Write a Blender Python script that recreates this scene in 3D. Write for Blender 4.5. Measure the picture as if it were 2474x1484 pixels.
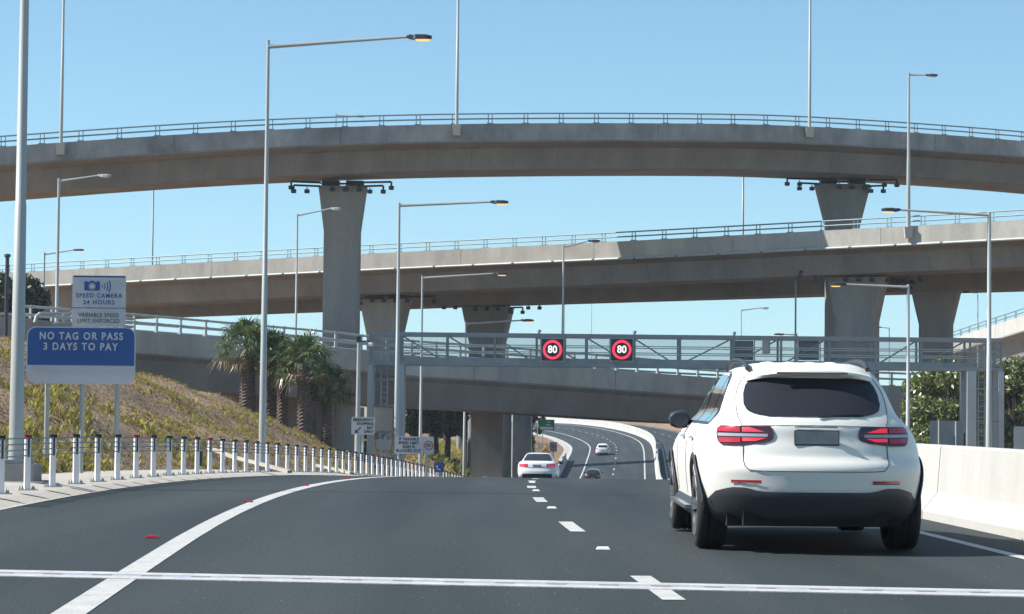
import bpy, bmesh, math, random
import numpy as np
from mathutils import Vector, Matrix
random.seed(7); rng = np.random.RandomState(7)
R = math.radians
for o in list(bpy.data.objects): bpy.data.objects.remove(o)
scene = bpy.context.scene
C = scene.collection

# ------------------------------------------------------------------ camera
F = 5575.0                                   # focal length in pixels of a 2474 x 1484 picture
PITCH = math.atan((967 - 742) / F); ROLL = 0.0105
CAM = Vector((0, 0, 1.25))
fwd = Vector((0, math.cos(PITCH), math.sin(PITCH)))
r0 = Vector((1, 0, 0)); u0 = r0.cross(fwd)
RT = math.cos(ROLL) * r0 + math.sin(ROLL) * u0
UP = math.cos(ROLL) * u0 - math.sin(ROLL) * r0
cd = bpy.data.cameras.new('camera'); cam = bpy.data.objects.new('camera', cd); C.objects.link(cam)
cam.matrix_world = Matrix(((RT.x, UP.x, -fwd.x, CAM.x), (RT.y, UP.y, -fwd.y, CAM.y), (RT.z, UP.z, -fwd.z, CAM.z), (0, 0, 0, 1)))
cd.sensor_width = 36; cd.lens = 36 * F / 2474; cd.clip_start = 0.5; cd.clip_end = 6000
cd.dof.use_dof = False
scene.camera = cam

# ------------------------------------------------------------------ light
SUN_EL = R(43); SUN_AZ = R(-91.5)              # azimuth from +Y towards +X: the sun stands to the left, a touch ahead
w = bpy.data.worlds.new("World"); scene.world = w; w.use_nodes = True
nt = w.node_tree; bg = nt.nodes['Background']
sky = nt.nodes.new('ShaderNodeTexSky'); sky.sky_type = 'NISHITA'; sky.sun_disc = False
sky.sun_elevation = SUN_EL; sky.sun_rotation = SUN_AZ
sky.air_density = 1.0; sky.dust_density = 0.0; sky.ozone_density = 1.6; sky.altitude = 50
tint = nt.nodes.new('ShaderNodeMix'); tint.data_type = 'RGBA'; tint.blend_type = 'MULTIPLY'; tint.inputs[0].default_value = 1; tint.inputs[7].default_value = (.865, 1.06, 1.04, 1)
stc = nt.nodes.new('ShaderNodeTexCoord'); sad = nt.nodes.new('ShaderNodeVectorMath'); sad.inputs[1].default_value = (0, 0, .055)
nt.links.new(stc.outputs['Generated'], sad.inputs[0]); nt.links.new(sad.outputs[0], sky.inputs[0])
nt.links.new(sky.outputs[0], tint.inputs[6]); nt.links.new(tint.outputs[2], bg.inputs[0]); bg.inputs[1].default_value = 0.093
sl = bpy.data.lights.new('sun', 'SUN'); sl.energy = 5.0; sl.angle = R(0.53); sl.color = (1, 0.955, 0.88)
sun = bpy.data.objects.new('sun', sl); C.objects.link(sun)
sdir = Vector((math.sin(SUN_AZ) * math.cos(SUN_EL), math.cos(SUN_AZ) * math.cos(SUN_EL), math.sin(SUN_EL)))
sun.rotation_euler = (-sdir).to_track_quat('-Z', 'Y').to_euler()
scene.view_settings.view_transform = 'Standard'; scene.view_settings.look = 'None'
scene.view_settings.gamma = 1; scene.view_settings.exposure = 0.75
scene.render.engine = 'CYCLES'

# ------------------------------------------------------------------ helpers
def P(px, py, Y):
    """world point at distance Y in the direction of picture point px, py"""
    d = fwd + RT * ((px - 1237) / F) - UP * ((py - 742) / F)
    return CAM + d * (Y / d.y)
def tag(o, label=None, cat=None, group=None, kind=None):
    if label: o['label'] = label
    if cat: o['category'] = cat
    if group: o['group'] = group
    if kind: o['kind'] = kind
    return o
def thing(name, label, cat, loc=(0, 0, 0), rz=0, group=None):
    o = bpy.data.objects.new(name, None); C.objects.link(o); o.empty_display_size = .2
    o.location = loc; o.rotation_euler = (0, 0, rz)
    bpy.context.view_layer.update()
    return tag(o, label, cat, group)

def node_mat(name, col, rough=.7, metal=0.0, var=0.0, vscale=1.0, stretch=(1, 1, 1), bump=0.0, bscale=20., col2=None, coat=0, spec=.5, fine=0.0, fscale=60., mid=.5, width=.25, streak=0.0):
    m = bpy.data.materials.new(name); m.use_nodes = True; n = m.node_tree; b = n.nodes['Principled BSDF']
    b.inputs['Base Color'].default_value = (*col, 1); b.inputs['Roughness'].default_value = rough
    b.inputs['Metallic'].default_value = metal; b.inputs['Coat Weight'].default_value = coat
    b.inputs['Coat Roughness'].default_value = .04
    b.inputs['Specular IOR Level'].default_value = spec
    tc = n.nodes.new('ShaderNodeTexCoord')
    if var or col2:
        mp = n.nodes.new('ShaderNodeMapping'); mp.inputs['Scale'].default_value = stretch
        n.links.new(tc.outputs['Object'], mp.inputs[0])
        t = n.nodes.new('ShaderNodeTexNoise'); t.inputs['Scale'].default_value = vscale; t.inputs['Detail'].default_value = 6; t.inputs['Roughness'].default_value = .62
        n.links.new(mp.outputs[0], t.inputs['Vector'])
        cr = n.nodes.new('ShaderNodeValToRGB'); cr.color_ramp.elements[0].position = mid - width; cr.color_ramp.elements[1].position = mid + width
        c2 = col2 if col2 else tuple(c * (1 - var) for c in col); c1 = col if col2 else tuple(min(1, c * (1 + var)) for c in col)
        cr.color_ramp.elements[0].color = (*c2, 1); cr.color_ramp.elements[1].color = (*c1, 1)
        n.links.new(t.outputs['Fac'], cr.inputs[0]); out = cr.outputs[0]
        if fine:
            t2 = n.nodes.new('ShaderNodeTexNoise'); t2.inputs['Scale'].default_value = fscale; t2.inputs['Detail'].default_value = 3
            n.links.new(tc.outputs['Object'], t2.inputs['Vector'])
            mr = n.nodes.new('ShaderNodeMapRange'); mr.inputs[1].default_value = .3; mr.inputs[2].default_value = .7
            mr.inputs[3].default_value = 1 - fine; mr.inputs[4].default_value = 1 + fine; n.links.new(t2.outputs['Fac'], mr.inputs[0])
            mx = n.nodes.new('ShaderNodeVectorMath'); mx.operation = 'SCALE'
            n.links.new(out, mx.inputs[0]); n.links.new(mr.outputs[0], mx.inputs['Scale']); out = mx.outputs[0]
        if streak:
            mp3 = n.nodes.new('ShaderNodeMapping'); mp3.inputs['Scale'].default_value = (.9, .9, .07); n.links.new(tc.outputs['Object'], mp3.inputs[0])
            t3 = n.nodes.new('ShaderNodeTexNoise'); t3.inputs['Scale'].default_value = 1.0; t3.inputs['Detail'].default_value = 7; t3.inputs['Roughness'].default_value = .7
            n.links.new(mp3.outputs[0], t3.inputs['Vector'])
            mr3 = n.nodes.new('ShaderNodeMapRange'); mr3.inputs[1].default_value = .42; mr3.inputs[2].default_value = .62
            mr3.inputs[3].default_value = 1 + streak * .4; mr3.inputs[4].default_value = 1 - streak; n.links.new(t3.outputs['Fac'], mr3.inputs[0])
            mx3 = n.nodes.new('ShaderNodeVectorMath'); mx3.operation = 'SCALE'
            n.links.new(out, mx3.inputs[0]); n.links.new(mr3.outputs[0], mx3.inputs['Scale']); out = mx3.outputs[0]
        n.links.new(out, b.inputs['Base Color'])
    if bump:
        t = n.nodes.new('ShaderNodeTexNoise'); t.inputs['Scale'].default_value = bscale; t.inputs['Detail'].default_value = 4
        n.links.new(tc.outputs['Object'], t.inputs['Vector'])
        bp = n.nodes.new('ShaderNodeBump'); bp.inputs['Strength'].default_value = bump; bp.inputs['Distance'].default_value = .02
        n.links.new(t.outputs['Fac'], bp.inputs['Height']); n.links.new(bp.outputs[0], b.inputs['Normal'])
    return m
def emit_mat(name, col, s):
    m = bpy.data.materials.new(name); m.use_nodes = True; b = m.node_tree.nodes['Principled BSDF']
    b.inputs['Base Color'].default_value = (*[c * .5 for c in col], 1)
    b.inputs['Emission Color'].default_value = (*col, 1); b.inputs['Emission Strength'].default_value = s
    return m
def mesh_mat(name, col, alpha):
    m = bpy.data.materials.new(name); m.use_nodes = True; n = m.node_tree; b = n.nodes['Principled BSDF']
    b.inputs['Base Color'].default_value = (*col, 1); b.inputs['Roughness'].default_value = .5; b.inputs['Metallic'].default_value = .4
    b.inputs['Alpha'].default_value = alpha
    return m
def leaf_mat(name, cols, scale=3.0):
    m = bpy.data.materials.new(name); m.use_nodes = True; n = m.node_tree; b = n.nodes['Principled BSDF']
    b.inputs['Roughness'].default_value = .33
    g = n.nodes.new('ShaderNodeNewGeometry'); cr = n.nodes.new('ShaderNodeValToRGB')
    e = cr.color_ramp.elements
    while len(e) < len(cols): e.new(.5)
    for i, c in enumerate(cols): e[i].position = i / (len(cols) - 1); e[i].color = (*c, 1)
    n.links.new(g.outputs['Random Per Island'], cr.inputs[0]); n.links.new(cr.outputs[0], b.inputs['Base Color'])
    tr = n.nodes.new('ShaderNodeBsdfTranslucent'); mx = n.nodes.new('ShaderNodeMixShader'); mx.inputs[0].default_value = .25
    n.links.new(cr.outputs[0], tr.inputs[0]); n.links.new(b.outputs[0], mx.inputs[1]); n.links.new(tr.outputs[0], mx.inputs[2])
    n.links.new(mx.outputs[0], n.nodes['Material Output'].inputs[0])
    return m

M = {}
M['conc'] = node_mat('weathered_concrete', (.255, .247, .235), .85, streak=.07, var=.24, vscale=.5, stretch=(1, 1, .3), fine=.08, fscale=9)
M['shade_cap'] = node_mat('shaded_stained_parapet', (.265, .262, .262), .85, var=.38, width=.19, vscale=.4, stretch=(1, 1, .6), fine=.07, fscale=8, streak=.10)  # base colour darkened to shade the top viaduct; mottling and streaks are stains
M['conc_cap'] = node_mat('parapet_concrete', (.35, .332, .30), .85, streak=.06, width=.2, var=.24, vscale=.42, stretch=(1, 1, .45), fine=.07, fscale=8)
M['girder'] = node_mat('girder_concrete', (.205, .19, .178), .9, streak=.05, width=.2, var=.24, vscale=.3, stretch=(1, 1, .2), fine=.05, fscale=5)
M['pale_conc'] = node_mat('pale_barrier_concrete', (.43, .42, .39), .8, streak=.10, var=.13, vscale=.9, stretch=(1, 1, .4), fine=.05, fscale=25)
M['verge'] = node_mat('verge_concrete', (.40, .365, .315), .85, var=.12, vscale=1.1, fine=.1, fscale=25)
M['galv'] = node_mat('galvanised_steel', (.37, .39, .385), .5, metal=.12, var=.10, vscale=3., stretch=(1, 1, .2))
M['galv_mid'] = node_mat('tower_steel', (.33, .37, .39), .5, metal=.15, var=.1, vscale=2.)
M['galv_dark'] = node_mat('dull_galvanised_steel', (.21, .24, .26), .5, metal=.3, var=.12, vscale=3.)
M['rail'] = node_mat('painted_rail_steel', (.20, .26, .27), .5, metal=.3, var=.1, vscale=2.)
M['black'] = node_mat('black_plastic', (.012, .013, .016), .5)
M['dark'] = node_mat('dark_metal', (.03, .035, .045), .45)
M['white'] = node_mat('white_powder_coat', (.74, .74, .75), .35, var=.04, vscale=8)
M['red'] = node_mat('red_reflector', (.26, .012, .016), .3)
M['signwhite'] = node_mat('sign_white', (.50, .50, .52), .45, var=.03, vscale=3)
M['signblue'] = node_mat('sign_blue', (.012, .078, .27), .4, var=.05, vscale=2)
M['signgreen'] = node_mat('sign_green', (.0, .13, .06), .4)
M['signyellow'] = node_mat('sign_yellow', (.65, .55, .02), .4)
M['orange'] = node_mat('sign_orange', (.75, .22, .01), .5)
M['blackpaint'] = node_mat('sign_black', (.02, .022, .028), .5)
M['signred'] = node_mat('sign_red', (.55, .03, .03), .5)
M['paint'] = node_mat('road_paint', (.46, .455, .43), .6, var=.22, vscale=5, fine=.16, fscale=60, bump=.2, bscale=80)
M['trunk'] = node_mat('palm_trunk_fibre', (.17, .125, .10), .9, col2=(.05, .04, .035), vscale=7, bump=.6, bscale=12)
M['bark'] = node_mat('tree_bark', (.11, .085, .065), .9, col2=(.05, .04, .032), vscale=6, bump=.4, bscale=20)
M['lamp_on'] = emit_mat('sodium_lamp_lit', (1.0, .50, .17), .85)
M['lamp_off'] = node_mat('lamp_glass_unlit', (.6, .6, .6), .2)
M['ledred'] = emit_mat('red_light_dots', (1.0, .045, .10), .72)
M['ledwhite'] = emit_mat('white_light_dots', (1.0, .97, .9), .62)
M['mesh'] = mesh_mat('expanded_steel_mesh', (.22, .26, .28), .2)
M['mesh2'] = mesh_mat('dense_steel_mesh', (.18, .21, .23), .45)

def worn_paint():
    m = M['paint']; n = m.node_tree; b = n.nodes['Principled BSDF']; src = b.inputs['Base Color'].links[0].from_socket
    tc = n.nodes.new('ShaderNodeTexCoord'); t = n.nodes.new('ShaderNodeTexNoise'); t.inputs['Scale'].default_value = 22; t.inputs['Detail'].default_value = 8; t.inputs['Roughness'].default_value = .75
    n.links.new(tc.outputs['Object'], t.inputs['Vector']); mr = n.nodes.new('ShaderNodeMapRange'); mr.inputs[1].default_value = .60; mr.inputs[2].default_value = .66; n.links.new(t.outputs['Fac'], mr.inputs[0])
    mx = n.nodes.new('ShaderNodeMix'); mx.data_type = 'RGBA'; n.links.new(mr.outputs[0], mx.inputs[0]); n.links.new(src, mx.inputs[6]); mx.inputs[7].default_value = (.16, .165, .165, 1)
    n.links.new(mx.outputs[2], b.inputs['Base Color'])
worn_paint()
def asphalt():
    m = bpy.data.materials.new('asphalt'); m.use_nodes = True; n = m.node_tree; b = n.nodes['Principled BSDF']
    tc = n.nodes.new('ShaderNodeTexCoord')
    def noise(scale, det, st=(1, 1, 1)):
        mp = n.nodes.new('ShaderNodeMapping'); mp.inputs['Scale'].default_value = st; n.links.new(tc.outputs['Object'], mp.inputs[0])
        t = n.nodes.new('ShaderNodeTexNoise'); t.inputs['Scale'].default_value = scale; t.inputs['Detail'].default_value = det
        n.links.new(mp.outputs[0], t.inputs['Vector']); return t.outputs['Fac']
    def ramp(f, a, c, p0, p1):
        r = n.nodes.new('ShaderNodeValToRGB'); r.color_ramp.elements[0].position = p0; r.color_ramp.elements[1].position = p1
        r.color_ramp.elements[0].color = (*a, 1); r.color_ramp.elements[1].color = (*c, 1); n.links.new(f, r.inputs[0]); return r.outputs[0]
    c1 = ramp(noise(.75, 6, (1.0, .06, 1)), (.022, .030, .033), (.041, .049, .051), .33, .67)
    c2 = ramp(noise(55, 4, (1, .45, 1)), (.72, .72, .72), (1.28, 1.28, 1.28), .35, .65)
    # wheel tracks polished lighter, oil drip down the lane middles, a sealed seam: wear laid out along the lanes
    uv = n.nodes.new('ShaderNodeUVMap'); sp_ = n.nodes.new('ShaderNodeSeparateXYZ'); n.links.new(uv.outputs[0], sp_.inputs[0])
    ad = n.nodes.new('ShaderNodeMath'); ad.operation = 'ADD'; n.links.new(sp_.outputs['X'], ad.inputs[0])
    wob = n.nodes.new('ShaderNodeMapRange'); wob.inputs[3].default_value = -.25; wob.inputs[4].default_value = .25; n.links.new(noise(.3, 3, (.3, .3, 1)), wob.inputs[0]); n.links.new(wob.outputs[0], ad.inputs[1])
    cv = n.nodes.new('ShaderNodeMapRange'); cv.inputs[1].default_value = -6.3; cv.inputs[2].default_value = 5.4; n.links.new(ad.outputs[0], cv.inputs[0])
    tr_ = n.nodes.new('ShaderNodeValToRGB'); e_ = tr_.color_ramp.elements
    pts_ = [(-6.3, 1.0)]
    for c_ in (-1.8, 1.8): pts_ += [(c_ - 1.25, .98), (c_ - .85, 1.09), (c_ - .45, 1.0), (c_, .90), (c_ + .45, 1.0), (c_ + .85, 1.09), (c_ + 1.25, .98)]
    pts_ += [(5.4, .97)]
    while len(e_) < len(pts_): e_.new(.5)
    for k_, (o_, v_) in enumerate(pts_): e_[k_].position = (o_ + 6.3) / 11.7; e_[k_].color = (v_ * .6, v_ * .6, v_ * .6, 1)
    n.links.new(cv.outputs[0], tr_.inputs[0])
    sc1 = n.nodes.new('ShaderNodeVectorMath'); sc1.operation = 'SCALE'; sc1.inputs['Scale'].default_value = 1 / .6; n.links.new(tr_.outputs[0], sc1.inputs[0])
    mu = n.nodes.new('ShaderNodeMix'); mu.data_type = 'RGBA'; mu.blend_type = 'MULTIPLY'; mu.inputs[0].default_value = 1; n.links.new(c1, mu.inputs[6]); n.links.new(sc1.outputs[0], mu.inputs[7]); c1 = mu.outputs[2]
    mx = n.nodes.new('ShaderNodeMix'); mx.data_type = 'RGBA'; mx.blend_type = 'MULTIPLY'; mx.inputs[0].default_value = 1
    n.links.new(c1, mx.inputs[6]); n.links.new(c2, mx.inputs[7])
    sp = n.nodes.new('ShaderNodeTexVoronoi'); sp.inputs['Scale'].default_value = 14; sp.feature = 'F1'
    n.links.new(tc.outputs['Object'], sp.inputs['Vector'])
    st = n.nodes.new('ShaderNodeMath'); st.operation = 'LESS_THAN'; st.inputs[1].default_value = .075; n.links.new(sp.outputs['Distance'], st.inputs[0])
    wn = n.nodes.new('ShaderNodeTexWhiteNoise'); n.links.new(sp.outputs['Position'], wn.inputs[0])
    gt = n.nodes.new('ShaderNodeMath'); gt.operation = 'GREATER_THAN'; gt.inputs[1].default_value = .90; n.links.new(wn.outputs['Value'], gt.inputs[0])
    ml = n.nodes.new('ShaderNodeMath'); ml.operation = 'MULTIPLY'; n.links.new(st.outputs[0], ml.inputs[0]); n.links.new(gt.outputs[0], ml.inputs[1])
    m2 = n.nodes.new('ShaderNodeMix'); m2.data_type = 'RGBA'; n.links.new(ml.outputs[0], m2.inputs[0]); n.links.new(mx.outputs[2], m2.inputs[6]); m2.inputs[7].default_value = (.6, .6, .58, 1)
    n.links.new(m2.outputs[2], b.inputs['Base Color'])
    b.inputs['Roughness'].default_value = .78; b.inputs['Specular IOR Level'].default_value = .28
    bp = n.nodes.new('ShaderNodeBump'); bp.inputs['Strength'].default_value = .55; bp.inputs['Distance'].default_value = .01
    n.links.new(noise(70, 3), bp.inputs['Height']); n.links.new(bp.outputs[0], b.inputs['Normal'])
    return m
M['asphalt'] = asphalt()

class MB:
    """collects shapes, then links them as one mesh object"""
    def __init__(s): s.v = []; s.f = []
    def add(s, vs, fs):
        n = len(s.v); s.v += [tuple(v) for v in vs]; s.f += [tuple(i + n for i in f) for f in fs]; return s
    def box(s, c, d, rz=0, ax=None):
        x, y, z = d[0] / 2, d[1] / 2, d[2] / 2; c = Vector(c)
        m = ax if ax else Matrix.Rotation(rz, 3, 'Z')
        vs = [c + m @ Vector((a * x, b * y, e * z)) for e in (-1, 1) for a, b in ((-1, -1), (1, -1), (1, 1), (-1, 1))]
        return s.add(vs, [(3, 2, 1, 0), (4, 5, 6, 7), (0, 1, 5, 4), (1, 2, 6, 5), (2, 3, 7, 6), (3, 0, 4, 7)])
    def bar(s, a, b, w, h=None):
        a = Vector(a); b = Vector(b); d = b - a; L = d.length
        if L < 1e-6: return s
        z = d / L; x = z.cross(Vector((0, 0, 1)))
        if x.length < 1e-3: x = Vector((1, 0, 0))
        x.normalize(); y = x.cross(z)
        return s.box((a + b) / 2, (w, h or w, L), ax=Matrix((x, y, z)).transposed())
    def tube(s, pts, rs, n=10, cap=True):
        pts = [Vector(p) for p in pts]
        if not hasattr(rs, '__len__'): rs = [rs] * len(pts)
        vs = []; up = None
        for i, p in enumerate(pts):
            t = (pts[min(i + 1, len(pts) - 1)] - pts[max(i - 1, 0)]).normalized()
            if up is None: up = Vector((1, 0, 0)) if abs(t.x) < .9 else Vector((0, 1, 0))
            a = (up - t * up.dot(t)).normalized(); b = t.cross(a); up = a
            for k in range(n):
                q = 2 * math.pi * k / n; vs.append(p + (a * math.cos(q) + b * math.sin(q)) * rs[i])
        fs = [(i * n + k, i * n + (k + 1) % n, (i + 1) * n + (k + 1) % n, (i + 1) * n + k) for i in range(len(pts) - 1) for k in range(n)]
        if cap: fs += [tuple(range(n - 1, -1, -1)), tuple((len(pts) - 1) * n + k for k in range(n))]
        return s.add(vs, fs)
    def lathe(s, prof, axis='Z', c=(0, 0, 0), n=24, a0=0, a1=2 * math.pi):
        c = Vector(c); vs = []; full = abs(a1 - a0 - 2 * math.pi) < 1e-6; m = n if full else n + 1
        for r, h in prof:
            for k in range(m):
                q = a0 + (a1 - a0) * k / n; x, y = r * math.cos(q), r * math.sin(q)
                vs.append(c + (Vector((x, y, h)) if axis == 'Z' else Vector((h, x, y)) if axis == 'X' else Vector((x, h, y))))
        fs = []
        for i in range(len(prof) - 1):
            for k in range(n):
                k2 = (k + 1) % m; fs.append((i * m + k, i * m + k2, (i + 1) * m + k2, (i + 1) * m + k))
        return s.add(vs, fs)
    def prism(s, poly, y0, y1, fr=None):
        """poly in x,z extruded along y"""
        n = len(poly); vs = [Vector((x, y0, z)) for x, z in poly] + [Vector((x, y1, z)) for x, z in poly]
        fs = [tuple(range(n)), tuple(range(2 * n - 1, n - 1, -1))] + [(i, i + n, (i + 1) % n + n, (i + 1) % n) for i in range(n)]
        return s.add(vs, fs)
    def grid(s, g):
        """g: rows of points"""
        n = len(g[0]); vs = [p for r in g for p in r]
        return s.add(vs, [(i * n + j, i * n + j + 1, (i + 1) * n + j + 1, (i + 1) * n + j) for i in range(len(g) - 1) for j in range(n - 1)])
    def build(s, name, mat, parent=None, smooth=False, recalc=True):
        me = bpy.data.meshes.new(name); me.from_pydata(s.v, [], s.f); me.update()
        if recalc:
            bm = bmesh.new(); bm.from_mesh(me); bmesh.ops.recalc_face_normals(bm, faces=bm.faces); bm.to_mesh(me); bm.free()
        if mat: me.materials.append(M[mat] if isinstance(mat, str) else mat)
        if smooth:
            me.polygons.foreach_set('use_smooth', [True] * len(me.polygons))
            try: me.set_sharp_from_angle(angle=R(38))
            except Exception: pass
        o = bpy.data.objects.new(name, me); C.objects.link(o)
        if parent: o.parent = parent
        return o
def copy_part(o, parent, loc=None, rz=None):
    c = o.copy(); C.objects.link(c); c.parent = parent
    if loc is not None: c.location = loc
    if rz is not None: c.rotation_euler = (0, 0, rz)
    return c
def copy_tree(o, parent=None):
    c = o.copy(); C.objects.link(c); c.parent = parent
    for ch in list(o.children): copy_tree(ch, c)
    return c
def text_part(name, body, size, loc, mat, parent, spacing=1.0, bold=.0, align='CENTER', sx=1.0, depth=.004):
    """raised lettering in the x-z plane, facing -y, turned into a mesh"""
    cu = bpy.data.curves.new(name, 'FONT'); cu.body = body; cu.size = size; cu.align_x = align; cu.align_y = 'CENTER'
    cu.space_character = spacing; cu.offset = bold; cu.extrude = depth / 2; cu.resolution_u = 4
    t = bpy.data.objects.new(name, cu); C.objects.link(t); bpy.context.view_layer.update()
    me = bpy.data.meshes.new_from_object(t.evaluated_get(bpy.context.evaluated_depsgraph_get()))
    bpy.data.objects.remove(t); me.materials.clear(); me.materials.append(M[mat])
    me.transform(Matrix.Rotation(math.pi / 2, 4, 'X') @ Matrix.Diagonal((sx, 1, 1, 1)))
    me.name = name; o = bpy.data.objects.new(name, me); C.objects.link(o); o.parent = parent; o.location = loc
    return o
def round_rect(w, h, r, n=5, x0=0, z0=0):
    pts = []
    for cx, cz, a in ((w / 2 - r, h / 2 - r, 0), (-w / 2 + r, h / 2 - r, 90), (-w / 2 + r, -h / 2 + r, 180), (w / 2 - r, -h / 2 + r, 270)):
        for k in range(n + 1):
            q = R(a + 90 * k / n); pts.append((x0 + cx + r * math.cos(q), z0 + cz + r * math.sin(q)))
    return pts
def smooth_path(pts, step=2.0):
    pts = [np.array(p, float) for p in pts]; q = [2 * pts[0] - pts[1]] + pts + [2 * pts[-1] - pts[-2]]; out = []
    for i in range(1, len(q) - 2):
        a, b, c, d = q[i - 1:i + 3]; n = max(2, int(np.linalg.norm(c - b) / step))
        for k in range(n):
            t = k / n; out.append(.5 * ((2 * b) + (c - a) * t + (2 * a - 5 * b + 4 * c - d) * t * t + (3 * b - a - 3 * c + d) * t ** 3))
    out.append(pts[-1]); return np.array(out)
def hermite(xs, ys):
    """monotone cubic through the points"""
    xs = np.array(xs, float); ys = np.array(ys, float); d = np.diff(ys) / np.diff(xs); m = np.zeros(len(xs))
    m[0] = d[0]; m[-1] = d[-1]
    for i in range(1, len(xs) - 1): m[i] = 0 if d[i - 1] * d[i] <= 0 else 2 * d[i - 1] * d[i] / (d[i - 1] + d[i])
    def f(x):
        i = int(np.clip(np.searchsorted(xs, x) - 1, 0, len(xs) - 2)); h = xs[i + 1] - xs[i]; t = min(max((x - xs[i]) / h, 0), 1)
        return float(ys[i] * (1 + 2 * t) * (1 - t) ** 2 + m[i] * h * t * (1 - t) ** 2 + ys[i + 1] * t * t * (3 - 2 * t) - m[i + 1] * h * t * t * (1 - t))
    return f

# ------------------------------------------------------------------ the road's line: X, Y, Z, cross-fall of the dashed lane line
CL = [(2.0, -8, 0, 0), (1.62, 2, 0, 0), (1.17, 12, 0, 0), (.99, 15.6, 0, 0), (.62, 23.4, -.02, 0), (.40, 31.2, -.088, 0), (.36, 39, -.21, 0), (.44, 46.8, -.385, 0),
      (.59, 54.6, -.60, 0), (.85, 62.4, -.84, 0), (1.5, 78, -1.40, 0), (2.55, 100, -2.38, .0), (3.65, 120, -3.35, .01), (5.4, 152, -4.9, .015), (7.2, 185, -6.3, .02), (9.0, 215, -7.2, .03),
      (10.55, 242.2, -7.62, .0356), (11.35, 256.9, -7.21, .0462), (12.17, 271.6, -6.80, .0568), (12.99, 286.35, -6.16, .0672), (13.77, 301.08, -5.60, .0776), (14.46, 315.81, -5.24, .0874),
      (14.95, 330.55, -4.99, .0972), (15.12, 345.3, -4.82, .1058), (14.96, 360.05, -4.65, .1144), (14.44, 374.79, -4.45, .1178), (13.58, 389.51, -4.25, .1203), (12.41, 404.21, -4.08, .1193),
      (10.95, 418.89, -3.93, .1176), (9.23, 433.53, -3.84, .1138), (7.28, 448.15, -3.78, .1094), (2.79, 477.3, -3.80, .0957), (-2.31, 506.36, -3.86, .08), (-13.47, 564.3, -3.96, .048), (-30, 640, -4.0, .03)]
cl = smooth_path(CL, 2.0)
seg = np.linalg.norm(np.diff(cl[:, :2], axis=0), axis=1); cs = np.concatenate([[0], np.cumsum(seg)])
tan = np.gradient(cl[:, :2], axis=0); tan /= np.linalg.norm(tan, axis=1)[:, None]
nrm = np.stack([tan[:, 1], -tan[:, 0]], 1)      # to the right
def at_s(s):
    return [float(np.interp(s, cs, a)) for a in (cl[:, 0], cl[:, 1], cl[:, 2], cl[:, 3], nrm[:, 0], nrm[:, 1])]
def s_of_Y(Y): return float(np.interp(Y, cl[:, 1], cs))
def RP(s, off, dz=0):
    x, y, z, b, nx, ny = at_s(s); return Vector((x + nx * off, y + ny * off, z + b * min(off, 5.5) + .2 * b * max(off - 5.5, 0) + dz))
def RY(Y, off, dz=0): return RP(s_of_Y(Y), off, dz)
def road_z_at(X, Y):
    X = np.atleast_1d(X); Y = np.atleast_1d(Y)
    d = (X[:, None] - cl[None, :, 0]) ** 2 + (Y[:, None] - cl[None, :, 1]) ** 2; i = d.argmin(1)
    off = (X - cl[i, 0]) * nrm[i, 0] + (Y - cl[i, 1]) * nrm[i, 1]
    return cl[i, 2], off, i
def hillg(t): return np.interp(t, [0, 2, 5.2, 7.7, 10.5, 16.5, 24, 60], [0, 1.1, 2.75, 3.8, 4.6, 5.9, 6.2, 6.5])
def terrain(X, Y):
    X = np.atleast_1d(np.asarray(X, float)); Y = np.atleast_1d(np.asarray(Y, float))
    z, off, i = road_z_at(X, Y); b = cl[i, 3]
    inn = np.clip(off, -6, 5.5) * b + np.clip(off - 5.5, 0, 9) * .2 * b
    # behind the first shallow step the ground follows the hill
    amp = np.interp(Y, [0, 20, 108, 122, 134, 165, 188, 240, 300, 380], [.6, 1, 1, .75, .1, .12, 1.0, .55, .32, .0])
    left = np.clip(-off - 8.2, 0, None)
    wob = .16 * np.sin(X * 1.3 + Y * .21) * np.cos(Y * .33 - X * .4) + .07 * np.sin(X * 3.1) * np.sin(Y * 1.7)
    h = hillg(left) * amp + wob * np.clip(left / 2, 0, 1)
    right = np.clip(off - 12.9, 0, None)
    h2 = np.interp(right, [0, 6, 30, 200], [0, 2.6, 3.2, 4]) * np.interp(Y, [150, 290, 400, 430, 500], [.0, 1, 1, .35, .25]) + .12 * np.sin(X * .7 + Y * .13) * np.clip(right / 3, 0, 1)
    base = z + inn
    hh = base + h + h2 - np.where(np.abs(off - 3.) < 10.2, .30, .12)
    return hh
def TZ(x, y): return float(terrain(x, y)[0])

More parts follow.
